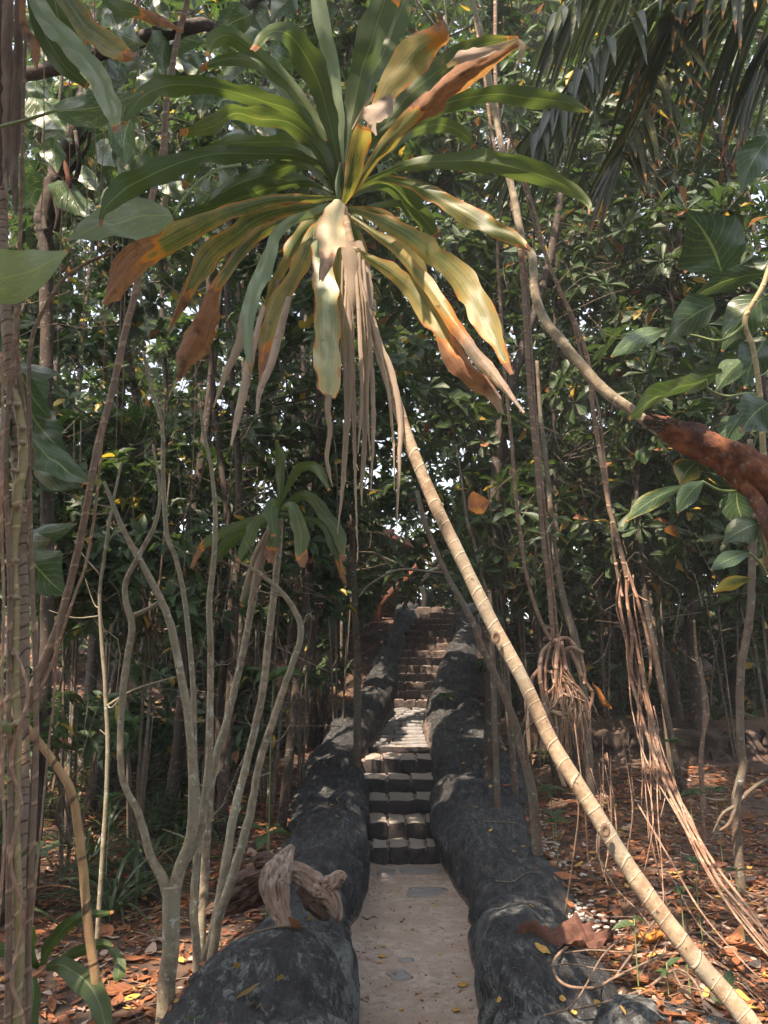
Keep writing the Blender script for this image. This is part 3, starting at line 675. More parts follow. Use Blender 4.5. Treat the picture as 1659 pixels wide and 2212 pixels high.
D([(803, 255), (808, 275), (813, 292)], [10, 7, 2], 2.32, Y0=2.33, pale=.8)
H([(748, 412), (804, 300), (902, 255), (975, 220), (1066, 204), (1139, 211), (1211, 219), (1248, 230), (1275, 240)], [5, 12, 22, 25, 21, 25, 24, 12, 2], 2.75, .1, fold=.2, wave=.1, br=.95)
H([(760, 400), (840, 320), (900, 280), (957, 270), (1004, 292), (1027, 322)], [4, 10, 18, 20, 14, 4], 3.1, fold=.2, wave=.08)
H([(748, 425), (775, 400), (848, 367), (900, 353), (975, 347), (1048, 348), (1120, 364), (1193, 388), (1243, 415), (1272, 440), (1272, 463)], [4, 6, 9, 16, 23, 29, 32, 26, 14, 7, 2], 2.45, .05, fold=.2, wave=.08, yel=.15, br=.95)
H([(750, 430), (811, 388), (884, 397), (940, 422), (1011, 462), (1061, 490), (1110, 515), (1145, 541)], [4, 8, 14, 20, 27, 24, 16, 3], 2.5, fold=.2, wave=.14, yel=.3, br=.88)
H([(752, 425), (829, 395), (884, 437), (920, 478), (946, 514)], [5, 20, 28, 24, 4], 3.1, fold=.2, wave=.05)
H([(750, 450), (790, 462), (840, 484), (885, 510), (930, 545), (978, 583), (1015, 628), (1046, 685), (1075, 742), (1106, 808)], [5, 10, 20, 26, 27, 30, 36, 35, 20, 3], 2.35, .0, fold=.15, wave=.07, yel=.42, br=.9, label='long drooping leaf caught by the sun')
H([(748, 462), (796, 495), (848, 532), (895, 583), (945, 643), (988, 702), (1030, 760), (1078, 826), (1130, 892)], [4, 8, 15, 16, 20, 15, 18, 12, 2], 2.3, .0, fold=.4, wave=.08, yel=.6, palefrom=.62, pale=.9, br=.5, bramt=.5)
H([(750, 530), (785, 550), (829, 577), (879, 615), (922, 669), (962, 722), (1005, 792), (1054, 838), (1081, 890)], [4, 8, 18, 26, 30, 24, 30, 18, 5], 2.45, .0, fold=.3, wave=.08, yel=.55, br=.58, palefrom=.85, pale=.6)
H([(755, 450), (830, 470), (875, 525), (905, 585), (926, 642)], [6, 22, 27, 24, 5], 2.95, yel=.5, fold=.2)
H([(752, 470), (775, 520), (782, 560), (782, 610)], [8, 16, 18, 6], 2.9, yel=.35, fold=.2)
# short central leaves round the growing tip
H([(738, 420), (722, 350), (705, 300)], [4, 8, 4], 2.75, fold=.5); H([(742, 420), (750, 350), (770, 300)], [4, 8, 4], 2.75, fold=.5)
H([(740, 460), (735, 440), (728, 400), (735, 350)], [10, 9, 7, 3], 2.7, fold=.5, mat='heropale'); H([(745, 450), (700, 410), (620, 380), (560, 385)], [4, 8, 14, 4], 3.1, fold=.3)
H([(750, 460), (850, 440), (900, 460), (950, 500)], [4, 10, 14, 3], 3.2, fold=.3)
H([(738, 470), (700, 480), (655, 530), (640, 600)], [4, 12, 16, 3], 3.0, fold=.25, yel=.5)
H([(740, 480), (735, 540), (720, 600), (712, 650)], [8, 16, 14, 3], 2.95, fold=.25, yel=.3)

# ------------------------------------------------------------------ second dracaena hanging in from above at the top left
tl = thing('dracaena', 'dracaena hanging long yellowing leaves into the top left corner', 'dracaena', at(100, -260, 2.3))
TLl = lambda pts, hw, Y0=2.3, Y1=2.1, **kw: leafpx(tl, arc(pts, Y0, Y1), hw, **{**dict(fold=.2, wave=.06), **kw})
TLl([(90, -200), (115, -60), (175, 45), (228, 90), (262, 110), (288, 122)], [10, 22, 28, 28, 22, 5], yel=.35, br=.8)
TLl([(60, -190), (75, -10), (148, 88), (200, 150), (235, 222), (252, 285)], [10, 22, 27, 25, 26, 5], mat='heropale', yel=.2)
TLl([(80, -190), (80, 20), (130, 130), (190, 188)], [10, 24, 26, 6], Y1=2.4)
TLl([(110, -200), (120, 0), (140, 60), (188, 95)], [10, 30, 30, 10], Y1=2.45)
TLl([(100, -220), (225, -10), (300, 28), (350, 45), (396, 66)], [10, 16, 17, 10, 2], br=.45)
TLl([(60, -180), (50, 25), (68, 88), (78, 150)], [8, 9, 14, 3], br=.05)
TLl([(60, -220), (-20, -60), (-60, 60), (-70, 200)], [8, 22, 22, 4])
TLl([(120, -220), (200, -150), (300, -110), (400, -60)], [8, 22, 22, 4])
mb = MB(); mb.tube([at(100, -190, 2.32), at(80, -270, 2.3), at(20, -420, 2.25), at(-120, -600, 2.2), at(-260, -560, 2.15), at(-330, 400, 2.1), (-1.7, 2.1, .1)], [.018, .02, .022, .022, .024, .028, .03], n=10, m=40); mb.build('cane', M['cane'], tl)

# ------------------------------------------------------------------ small dracaenas in the left understory
def cane_px(parent, pts, rpx, mat='sapling', name='cane', **kw):
    P = np.array([at(*p) for p in pts]); R = np.interp(np.linspace(0, 1, len(pts)), np.linspace(0, 1, len(rpx)), rpx) * P[:, 1] / F
    mb = MB(); mb.tube(P, R, n=9, m=len(pts) * 7, lump=.08, **kw); return mb.build(name, M[mat], parent)
def groundpt(px, Y):
    x = (px - CX) / F * Y * 1.0; return (x, Y, ground_z(x, Y))
sd = thing('dracaena', 'small dark dracaena in the left understory with two slim canes and drooping leaves', 'dracaena', groundpt(460, 3.9))
b = groundpt(460, 3.9); bp = [(b[0], b[1], b[2])]
def cane_to(parent, base, pts, rpx, mat, name='cane', **kw):
    P = np.array([np.array(base)] + [at(*p) for p in pts]); R = np.interp(np.linspace(0, 1, len(P)), np.linspace(0, 1, len(rpx)), rpx) * np.median(P[:, 1]) / F
    mb = MB(); mb.tube(P, R, n=9, m=len(P) * 7, lump=.08, **kw); return mb.build(name, M[mat], parent)
cane_to(sd, b, [(457, 2029, 3.75), (480, 1909, 3.8), (505, 1759, 3.9), (530, 1659, 4.0), (565, 1506, 4.0), (580, 1381, 4.0), (600, 1206, 4.0), (606, 1120, 4.0)], [10, 9, 8, 8, 7], 'stem')
cane_to(sd, groundpt(470, 4.1), [(455, 1700, 4.1), (490, 1556, 4.1), (520, 1431, 4.1), (540, 1331, 4.1), (568, 1200, 4.05), (590, 1110, 4.0)], [9, 8, 7, 6], 'stem')
S = lambda pts, hw, Y1=3.9, **kw: leafpx(sd, arc(pts, 4.0, Y1), hw, **{**dict(fold=.25, wave=.08), **kw})
S([(600, 1125), (592, 1090), (585, 1105), (592, 1160)], [4, 14, 17, 4], 3.6)
S([(600, 1100), (560, 1120), (540, 1160), (514, 1212)], [4, 10, 14, 4], 3.6, yel=.15)
S([(606, 1100), (630, 1095), (648, 1140), (650, 1190), (652, 1225)], [4, 12, 17, 15, 3], 3.6, yel=.2, br=.75)
S([(600, 1110), (530, 1130), (480, 1150), (440, 1180), (415, 1228)], [4, 10, 10, 8, 3], 3.7, br=.7, pale=.0)
S([(604, 1100), (660, 1070), (710, 1120), (735, 1160), (742, 1212)], [4, 12, 14, 14, 3], 3.8, yel=.15)
S([(604, 1110), (690, 1130), (720, 1180), (750, 1265)], [4, 8, 10, 3], 3.8, br=.75)
S([(600, 1120), (590, 1180), (584, 1215)], [6, 14, 4], 3.8, br=.5); S([(598, 1120), (560, 1190), (545, 1260), (520, 1310)], [5, 12, 14, 4], 4.1)
S([(596, 1120), (510, 1160), (470, 1200), (450, 1240)], [5, 12, 12, 3], 4.2); S([(602, 1090), (606, 1030), (604, 990), (598, 950)], [4, 10, 11, 3], 4.0)
S([(604, 1090), (640, 1020), (680, 1010), (712, 1060)], [4, 10, 12, 3], 3.8)
for q in ((545, 1290), (520, 1300), (535, 1330)):
    leafpx(sd, arc([(590, 1130), ((590 + q[0]) / 2, 1200), q], 4.0, 4.0), [5, 12, 3], name='dead_leaf', mat='dead', curl=1.2, ragged=.2)
# ------------------------------------------------------------------ places the sun reaches through the canopy
GAPS = [(at(g[0], g[1], g[2] * (1.1 if g[1] > 1400 and g[2] > 2.9 and not (1180 < g[0] < 1500 and g[1] < 1700) else 1)), g[3]) for g in [
    (1050, 665, 2.45, .09), (985, 545, 2.6, .05), (1090, 790, 2.4, .05), (722, 500, 2.4, .06), (700, 690, 2.4, .04), (1215, 215, 2.75, .08), (1030, 440, 2.6, .07),
    (450, 340, 2.6, .12), (400, 200, 2.6, .12), (560, 215, 2.6, .15), (1130, 380, 2.6, .12), (620, 330, 2.6, .12), (850, 205, 2.6, .15), (500, 110, 2.7, .1), (650, 150, 2.5, .12), (820, 80, 2.7, .12), (735, 200, 2.6, .22), (900, 110, 2.6, .25), (1000, 150, 2.5, .1), (620, 120, 2.5, .12), (1110, 520, 2.5, .05),
    (890, 980, 2.7, .16), (945, 1100, 2.68, .16), (1000, 1220, 2.64, .18), (1065, 1350, 2.6, .18), (1130, 1480, 2.56, .16), (1200, 1610, 2.5, .16), (1270, 1730, 2.5, .16), (1375, 1900, 2.4, .18), (1470, 2030, 2.4, .18), (1560, 2140, 2.3, .2),
    (1500, 1850, 4.2, .26), (1600, 1820, 4.4, .28), (1620, 1980, 3.6, .26), (1540, 2060, 3.2, .22), (1370, 2060, 3.0, .16), (1330, 2150, 2.8, .08), (1640, 2120, 3.0, .2), (1450, 1960, 3.4, .16), (1620, 1900, 4.0, .2),
    (1455, 925, 2.8, .15), (1500, 960, 2.8, .1), (1375, 1390, 4.2, .22), (1350, 1270, 4.2, .2), (1390, 1560, 4.1, .2), (1480, 1750, 3.9, .2), (1430, 1650, 4.0, .2), (1215, 1500, 5.2, .18), (1200, 1600, 5.2, .14), (1250, 1560, 5.1, .1),
    (730, 1500, 8.0, .34), (760, 1540, 7.6, .26), (680, 1600, 7.0, .24), (790, 1440, 9.4, .25), (650, 1660, 6.3, .18), (900, 1510, 9.1, .30), (930, 1470, 9.8, .2), (890, 1550, 8.7, .22), (850, 1400, 10.5, .2), (1040, 1590, 7.9, .2), (925, 1330, 12.4, .2), (980, 1340, 12.2, .2),
    (1090, 1600, 7.6, .14), (970, 1720, 6.3, .10), (700, 1830, 4.9, .10), (735, 1830, 4.9, .07), (860, 1790, 6.5, .05), (830, 1890, 5.9, .06), (1000, 1690, 6.5, .10),
    (310, 1990, 3.7, .14), (280, 2020, 3.5, .10), (430, 1950, 3.9, .12), (120, 1910, 4.2, .08), (520, 1700, 6.0, .15), (600, 1650, 6.6, .12), (460, 1690, 6.4, .12), (130, 2100, 3.3, .05), (640, 1560, 8, .2), (560, 1450, 9, .3), (640, 1350, 10, .3), (700, 1280, 11, .4),
    (60, 570, 2.15, .28), (300, 500, 2.7, .10), (640, 1150, 3.6, .10), (530, 1180, 3.6, .08), (1360, 745, 3.0, .12), (1490, 1090, 2.9, .06), (80, 790, 2.8, .08), (600, 1150, 3.6, .06),
    (50, 1300, 2.6, .12), (60, 1700, 2.6, .12), (130, 350, 6, .3), (860, 1200, 14, .5), (1480, 1440, 7, .15), (1075, 1270, 7.5, .12), (1440, 1490, 7, .12), (1700, 700, 3, .1), (450, 600, 9, .5), (300, 640, 9, .4), (1300, 160, 6, .2), (1100, 60, 8, .5), (600, 700, 9, .3)]]
GP = np.array([g[0] for g in GAPS]); GR = np.array([g[1] for g in GAPS])
def sun_clear(P, pad=.05, minlen=.5):
    """true where a leaf cluster does not stand in one of the sun gaps"""
    keep = np.ones(len(P), bool)
    for g, r in zip(GP, GR):
        d = P - g; t = d @ SUN; dist = np.linalg.norm(d - t[:, None] * SUN, axis=1)
        keep &= ~((t > minlen) & (dist < r + pad))
    return keep
WIN = [(800, 1040, 1290, 1800, 14.8), (900, 1010, 1200, 1318, 18), (600, 1060, 1480, 2300, 99), (0, 1659, 1620, 2300, 99), (1040, 1659, 1340, 1700, 9.0), (300, 800, 1380, 1640, 6.9), (0, 1659, 0, 2300, 4.2), (1040, 1500, 1000, 1700, 5.0)]
def view_clear(P):
    px, py = proj(P); keep = np.ones(len(P), bool)
    for a, b, c, d, Ym in WIN:
        keep &= ~((px > a) & (px < b) & (py > c) & (py < d) & (P[:, 1] < Ym) & (P[:, 1] > 0))
    return keep

def template(kind):
    rows = 5; prof = {'obovate': [.10, .34, .72, 1.0, .25], 'ovate': [.25, .9, 1.0, .6, .05], 'round': [.5, .95, 1.0, .75, .12], 'heart': [.85, 1.1, .95, .55, .04]}[kind]
    V = []; U = []
    for i in range(rows):
        t = i / (rows - 1)
        for j in (-1, 0, 1):
            V.append((j * prof[i] * .5, t, .10 * abs(j) * prof[i] - .16 * t * t)); U.append((.5 + .5 * j, t))
    Q = [(i * 3 + j, i * 3 + j + 1, i * 3 + j + 4, i * 3 + j + 3) for i in range(rows - 1) for j in range(2)]
    return np.array(V), np.array(Q), np.array(U)
TPL = {k: template(k) for k in ('obovate', 'ovate', 'round', 'heart')}
def leaves(mb, O, D, N, Ln, asp, kind='obovate', dead=.02, yel=.03, droop=None):
    """many leaves at once: origins O, directions D, normals N, lengths Ln"""
    V, Q, U = TPL[kind]; k = len(O)
    if k == 0: return
    D = nrm(D); S_ = nrm(np.cross(D, N)); N = np.cross(S_, D)
    Wd = Ln * asp * rng.uniform(.85, 1.15, k); bend = rng.uniform(.3, 2.2, k)
    P = (O[:, None, :] + V[None, :, 0, None] * (Wd[:, None, None] * S_[:, None, :]) + V[None, :, 1, None] * (Ln[:, None, None] * D[:, None, :])
         + (V[None, :, 2] * bend[:, None])[..., None] * (Ln[:, None, None] * N[:, None, :]))
    T = np.zeros((k, len(V), 4)); T[..., 0] = rng.uniform(0, 1, k)[:, None]
    T[..., 1] = (rng.uniform(0, 1, k) < dead)[:, None]; T[..., 2] = np.where(rng.uniform(0, 1, k) < yel, 1.0, 0)[:, None]
    QQ = (Q[None] + (np.arange(k) * len(V))[:, None, None]).reshape(-1, 4)
    mb.add(P.reshape(-1, 3), QQ, np.tile(U, (k, 1)), T.reshape(-1, 4))
def rosettes(mb, C, A, per, L, asp, kind, spread=(-.2, .9), twig=None, tb=None, **kw):
    """leaf whorls at clump centres C round axes A"""
    k = len(C)
    if k == 0: return
    A = nrm(A); ref = np.where(np.abs(A[:, 2:3]) < .9, np.array([[0, 0, 1.0]]), np.array([[1.0, 0, 0]]))
    X = nrm(np.cross(A, ref)); Y = np.cross(A, X)
    th = rng.uniform(0, 2 * PI, (k, 1)) + np.arange(per)[None] * 2.39996 + rng.normal(0, .2, (k, per))
    el = rng.uniform(spread[0], spread[1], (k, per))
    R = np.cos(th)[..., None] * X[:, None] + np.sin(th)[..., None] * Y[:, None]
    D = R * np.cos(el)[..., None] + A[:, None] * np.sin(el)[..., None]
    D = D + np.array([0, 0, -.25])
    N = A[:, None] * np.cos(el)[..., None] - R * np.sin(el)[..., None] + rng.normal(0, .18, (k, per, 3))
    O = C[:, None] + D * .02
    Ln = L * rng.uniform(.6, 1.15, (k, per))
    leaves(mb, O.reshape(-1, 3), D.reshape(-1, 3), N.reshape(-1, 3), Ln.ravel(), asp, kind, **kw)

def woody(parent, blobs, nclump, per, L, asp, kind, mat, barkm, hub, clear=True, limb_r=.03, spread=(-.2, .9), tries=1, twigs=True, yel=.03, dead=.015, cull=None, crown='crown'):
    """blobs: (centre, radii). leaf clusters on twigs and limbs"""
    mbL = MB()
    tot = sum(b[1][0] * b[1][1] * b[1][2] for b in blobs)
    for c, r in blobs:
        c = np.array(c, float); r = np.array(r, float); k = max(6, int(nclump * r.prod() / tot))
        U = nrm(rng.normal(0, 1, (k, 3))) * (rng.uniform(.12, 1, (k, 1)) ** .45)
        # a few lumps so the crown has masses and gaps
        seeds = nrm(rng.normal(0, 1, (9, 3))) * rng.uniform(.3, .95, (9, 1))
        near = seeds[np.argmin(((U[:, None] - seeds[None]) ** 2).sum(-1), 1)]
        U = U * .62 + near * .38
        P = c + U * r
        if clear:
            kp = view_clear(P) & sun_clear(P, L * .55)
            P = P[kp]; U = U[kp]; near = near[kp]
        if cull is not None:
            kp = cull(P); P = P[kp]; U = U[kp]; near = near[kp]
        if not len(P): continue
        A = nrm(U * np.array([.8, .8, .5]) + np.array([0, 0, .55]) + rng.normal(0, .25, P.shape))
        rosettes(mbL, P, A, per, L, asp, kind, spread, yel=yel, dead=dead)
        if twigs:
            hubs = {}; mbB = MB(); hb0 = np.array(hub)
            if hb0.ndim == 2: hb0 = hb0[np.argmin(np.abs(hb0[:, 2] - c[2] + .45))]
            for p, nn in zip(P, near): hubs.setdefault(tuple(np.round(nn, 3)), []).append(p)
            for h, ps in hubs.items():
                hp = c + np.array(h) * r * .7
                if clear and not view_clear(hp[None])[0]: continue
                hb = np.array(hub)
                hb = hb0
                mid = (hb + hp) / 2 + rng.normal(0, .12, 3) + np.array([0, 0, -.1])

                mbB.tube([hb, mid, hp], [limb_r, limb_r * .7, limb_r * .4], n=5, m=7)
                for p in ps[:10]:
                    m2 = (hp + p) / 2 + rng.normal(0, .05, 3)
                    mbB.tube([hp, m2, p], [limb_r * .32, limb_r * .2, limb_r * .12], n=3, m=4, cap=False)
            if mbB.n: mbB.build('branch', M[barkm], parent)
    if mbL.n: mbL.build(crown, M[mat], parent)

# ------------------------------------------------------------------ background trees
def tree(px, Y, topz, rt, blobs, label, leaf=.22, asp=.42, kind='obovate', mat='tree', bark='trunk', ncl=130, per=9, group='forest trees behind the path', lean=0., yel=.03, name='tree', twigs=True):
    x = (px - CX) / F * Y; gz = ground_z(x, Y)
    t = thing(name, label, 'tree', (x, Y, gz - .05), group)
    w1 = random.uniform(-.3, .3); w2 = random.uniform(-.4, .4)
    pts = [(x, Y, gz - .1), (x + lean * .3 + w1, Y + .05, gz + (topz - gz) * .33), (x + lean * .6 + w2, Y, gz + (topz - gz) * .66), (x + lean, Y, topz)]
    mb = MB(); mb.tube(pts, [rt * 1.25, rt, rt * .85, rt * .5], n=9, m=26, lump=.10)
    mb.build('trunk', M[bark], t)
    bl = [((x + lean * .8 + b[0], Y + b[1], b[2]), b[3]) for b in blobs]
    woody(t, bl, ncl, per, leaf, asp, kind, mat, bark, cr(pts, 30), limb_r=rt * .35, yel=yel, twigs=twigs)
    return t
ORD = ['first', 'second', 'third', 'fourth', 'fifth', 'sixth', 'seventh', 'eighth', 'ninth', 'tenth']
rows = [('nearest', 6.9, [-60, 230, 500, (620, .55), (1190, -.95), 1230, 1440, 1720], .21, 1.0), ('middle', 9.6, [20, 300, 520, (690, 1.0), (1125, -1.25), 1150, 1330, 1560, 1800], .21, 1.0),
        ('third', 12.8, [-80, 150, 400, 640, (1080, -1.9), 1090, 1300, 1500, 1740], .23, 1.0), ('farthest', 17.5, [-40, 180, 420, 640, 790, 1090, 1280, 1500, 1720], .28, .9), ]
for rn, Yr, pxs, lf, dens in rows:
    for i, px in enumerate(pxs):
        ln = random.uniform(-.5, .5)
        if isinstance(px, tuple): px, ln = px
        Y = Yr + random.uniform(-.6, .6); right = px > 900
        zt = 1.4 + 1.1 * Y + random.uniform(-.4, .4)
        zb = {'nearest': 4.3, 'middle': 3.3, 'third': 3.4, 'farthest': 3.7}[rn]
        rad = {'nearest': 1.15, 'middle': 1.35, 'third': 1.75, 'farthest': 2.3}[rn]; nb = int(round((zt - zb) / (rad * 1.5))) + 1
        bl = [(random.uniform(-.45, .45) * rad, random.uniform(-.2, .2), zb + (zt - zb) * q / (nb - 1), (rad, 1.1, rad * 1.0)) for q in range(nb)]
        look = random.choice(['slender', 'thin dark', 'slim brown', 'straight slender']) 
        side = 'right of' if right else 'left of'
        tree(px, Y, zt, .018 + .0024 * Y * random.uniform(.4, 1.2), bl, f'{look} tree, {ORD[i]} from the left in the {rn} row behind the big dracaena',
             leaf=lf * (1.0 if right else .78), asp=.42 if right else .5, kind='obovate' if right else 'ovate', mat='tree' if right else 'bush',
             ncl=int(nb * {'nearest': 50, 'middle': 74, 'third': 84, 'farthest': 66}[rn] * (1.0 if right else 1.4)), per=9, lean=ln, yel=.02 if right else .03, twigs=rn in ('nearest', 'middle'))
# far forest beyond the rise: one mass of foliage nobody could count
mbL = MB(); k = 5200
P = np.stack([rng.uniform(-24, 24, k), rng.uniform(22, 34, k), rng.uniform(1, 30, k) ** 1.0], 1)
nz = np.array([mnoise.noise(Vector(p * .35)) for p in P]); P = P[(nz > -.06) | (P[:, 2] < 4.2)]
kb = 1500; th = rng.uniform(PI * 1.02, PI * 1.98, kb); rr_ = rng.uniform(6.5, 10, kb)  # unseen foliage ring behind the camera, added to block low sky light
P = np.concatenate([P, np.stack([rr_ * np.cos(th), 1 + rr_ * np.sin(th), rng.uniform(-.2, 1, kb) ** 1.0 * 8.0], 1)])
px, py = proj(P); P = P[(P[:, 1] < 0) | (rng.uniform(0, 1, len(P)) < .9) | ~((px > 880) & (px < 1010) & (py > 1215))]
rosettes(mbL, P, nrm(rng.normal(0, .5, P.shape) + np.array([0, -.3, 1])), 9, .55, .5, 'ovate', yel=.02)
P = np.stack([rng.uniform(.4, 3.6, 420), rng.uniform(19, 24, 420), 2.8 + rng.uniform(0, 1, 420) ** 1.3 * 2.8], 1)
rosettes(mbL, P, nrm(rng.normal(0, .5, P.shape) + np.array([0, -.3, 1])), 7, .22, .5, 'ovate', yel=.04)
tag(mbL.build('far_and_unseen_forest', M['tree']), 'distant forest foliage showing between the nearer trees, and unseen foliage added behind the camera', 'forest', kind='stuff')

# ------------------------------------------------------------------ shrubs of the middle storey
def shrub(px, Y, h, w, label, leaf=.11, mat='bush', kind='ovate', ncl=130, asp=.5, per=8, zc=None, cat='shrub', name='shrub', group='understory shrubs'):
    x = (px - CX) / F * Y; gz = ground_z(x, Y)
    t = thing(name, label, cat, (x, Y, gz - .05), group); mb = MB()
    for _ in range(3):
        a = random.uniform(0, 6.3); mb.tube([(x + .04 * math.cos(a), Y, gz - .05), (x + w * .2 * math.cos(a), Y + .1 * math.sin(a), gz + h * .5), (x + w * .45 * math.cos(a), Y + w * .3 * math.sin(a), gz + h * .95)], [.016, .012, .006], n=5, m=12)
    mb.build('stem', M['sapling'], t)
    z0 = gz + (zc if zc is not None else h * .55)
    woody(t, [((x, Y, z0 + (h - (z0 - gz)) * .4), (w, w * .8, (h - (z0 - gz)) * .75))], ncl, per, leaf, asp, kind, mat, 'sapling', (x, Y, z0), limb_r=.012, crown='foliage')
SH = [(40, 5.6, 3.4, 1.0, 'at the left edge, above the trunk wrapped in climbers'), (190, 6.2, 3.6, 1.0, 'between the climber-wrapped trunk and the long leaning liana'), (330, 5.9, 3.1, .9, 'behind the forked pale tree, left part'),
      (450, 6.6, 3.5, 1.0, 'above the fork of the pale tree'), (590, 6.9, 3.6, .9, 'behind the small dracaena, higher than it'), (660, 7.6, 3.5, .8, 'left of the dead strips hanging from the big dracaena'), (120, 8.0, 3.9, 1.3, 'deeper in at the far left'),
      (360, 8.4, 4.0, 1.3, 'deeper in behind the forked pale tree'), (560, 9.5, 3.8, 1.2, 'deep behind the small dracaena'), (735, 9.3, 3.9, .8, 'left of the stairs, behind the dead strips'), (1135, 8.4, 3.6, .7, 'just right of the leaning cane, above the stairs'),
      (1085, 10.5, 3.9, 1.0, 'right of the top of the stairs'), (740, 11.5, 4.0, 1.0, 'in front of the wooden hut'), (250, 10.5, 4.4, 1.6, 'far back on the left slope')]
for i, (px, Y, h, w, lab) in enumerate(SH):
    shrub(px, Y, h, w, f'small-leaved shrub {lab}', leaf=.12 + .004 * Y, ncl=int(170 * max(.7, w)))
LOWS = [(60, 4.9, 'near the ringed trunk'), (200, 5.3, 'left of the forked tree'), (330, 6.1, 'behind the forked tree'), (480, 6.6, 'behind the canes of the small dracaena'), (140, 6.9, 'deeper at left'), (590, 7.4, 'near the middle of the left wall'), (400, 8.2, 'deep behind the forked tree'), (270, 7.6, 'deep left of centre'), (660, 9.2, 'beside the upper left wall'), (520, 9.0, 'below the wooden hut, left'), (30, 8.0, 'deep at the left edge'), (700, 10.6, 'just left of the stair head'), (610, 12.8, 'high up left of the stair head'), (690, 13.6, 'under the wooden hut'), (500, 12.6, 'far up the left slope'), (330, 12.2, 'far up behind the forked tree'), (150, 12.0, 'far up at the left'), (760, 14.6, 'against the wicker screen'), (915, 18.5, 'beyond the top step, against the bright gap'), (1000, 18.5, 'beyond the top step, far right in the gap')]
for px, Y, lab in LOWS:
    shrub(px, Y, random.uniform(.9, 1.5) * (1.3 if Y > 11.9 else 1), random.uniform(.45, .7) * (1.7 if Y > 11.9 else 1), f'low leafy shrub {lab}', leaf=.12 + .004 * Y, ncl=75 if Y < 11.9 else 150, zc=.25, asp=.42, group='low shrubs on the left slope')
SR = [(1110, 6.9, 3.1, .8, 'left of the hanging lianas'), (1290, 8.8, 3.6, 1.1, 'behind the hanging root bundle'), (1420, 7.6, 3.2, 1.0, 'behind the long sunlit aerial roots'), (1560, 8.5, 3.5, 1.1, 'under the red-brown log'), (1640, 6.6, 3.1, .8, 'at the right edge under the glossy climber'), (1200, 11.5, 4.0, 1.4, 'deep behind the dark straight trunk'), (1450, 12, 4.3, 1.6, 'far back on the right slope'), (1650, 11.0, 4.2, 1.5, 'far back at the right edge')]
for px, Y, h, w, lab in SR:
    shrub(px, Y, h, w, f'broad-leaved shrub {lab}', leaf=.20, kind='obovate', mat='tree', asp=.42, ncl=int(100 * w), zc=h * .62)

LOWR = [(1180, 8.6, 'behind the root bundle'), (1340, 9.2, 'behind the aerial roots'), (1500, 9.0, 'beside the patch-lit trunk'), (1630, 9.4, 'at the right edge'), (1260, 11, 'far back behind the root bundle'), (1420, 11, 'far back behind the aerial roots'), (1570, 11.5, 'far back near the right edge'), (1110, 10.5, 'right of the upper stairs')]
for px, Y, lab in LOWR:
    shrub(px, Y, random.uniform(1.0, 1.7), random.uniform(.6, .9), f'low dark shrub on the right slope {lab}', leaf=.19, kind='obovate', mat='tree', ncl=60, zc=.3, asp=.42, group='low shrubs on the right slope')
# thin twigs and creepers criss-crossing the thicket
mb = MB()
for i in range(620):
    left = random.random() < .6
    px = random.uniform(-20, 780) if left else random.uniform(1060, 1680); Y = random.uniform(4.6, 8.5); py = random.uniform(250, 1560 if left else 1420)
    c = at(px, py, Y)
    if c[2] < ground_z(c[0], Y) + .1: continue
    L = random.uniform(.3, 1.3); d = np.array([random.gauss(0, .5), random.gauss(0, .3), random.gauss(0, .55)]); d = d / np.linalg.norm(d) * L
    w = rng.normal(0, .10 * L, (3, 3)); mb.tube([c - d / 2, c - d / 5 + w[0], c + d / 5 + w[1], c + d / 2 + w[2]], [.0032, .003, .0022, .0012], n=4, m=9, cap=False)
tag(mb.build('twig_tangle', M['sapling']), 'thin twigs and creepers criss-crossing the thicket on both sides', 'twigs', kind='stuff')

# ------------------------------------------------------------------ strap-leaved ground plants
def strapplant(name, x, Y, L, nl, w, label, group='strap-leaved ground plants', mat='blades', droop=1.0, parts=False):
    gz = ground_z(x, Y); mb = MB()
    for i in range(nl):
        a = random.uniform(0, 2 * PI); el = random.uniform(.5, 1.3); l = L * random.uniform(.6, 1.1)
        d = np.array([math.cos(a) * math.cos(el), math.sin(a) * math.cos(el), math.sin(el)]); P = []
        for s in np.linspace(0, 1, 7): P.append(np.array([x, Y, gz]) + d * l * s + np.array([math.cos(a) * .35, math.sin(a) * .35, -.55]) * l * s ** 2.2 * droop)
        P = np.array(P); T = nrm(np.gradient(P, axis=0)); S_ = nrm(np.cross(T, np.array([0, 0, 1.0]) + .01)); N = np.cross(S_, T)
        W = w * np.array([.5, .9, 1, .95, .75, .45, .06])
        G = np.stack([P - S_ * W[:, None] + N * W[:, None] * .35, P, P + S_ * W[:, None] + N * W[:, None] * .35], 1)
        mb.grid(G, tint=(random.random(), 1.0 if random.random() < .06 else 0, 0, 0))
    return tag(mb.build(name, M[mat], loc=(x, Y, gz)), label, 'plant', group)
PLs = []
for i in range(110):
    if i < 88: px = random.uniform(-20, 720); Y = random.uniform(4.6, 11.5)
    else: px = random.uniform(1120, 1680); Y = random.uniform(8.4, 13)
    x = (px - CX) / F * Y
    if x > interp(Y, LO) - .35 and x < interp(Y, RO) + .2: x -= 1.2
    PLs.append((x, Y))
PLs.sort(key=lambda q: q[1])
for i, (x, Y) in enumerate(PLs):
    left = x < .5
    strapplant('strap_leaf_plant', x, Y, random.uniform(.45, .85), 18, .012 + .006 * random.random(), 'dark strappy ground plant growing on the shaded slope left of the stairs' if left else 'dark strappy ground plant growing on the shaded slope above the rubble terrace wall',
               'strappy plants on the left slope' if left else 'strappy plants on the right slope')
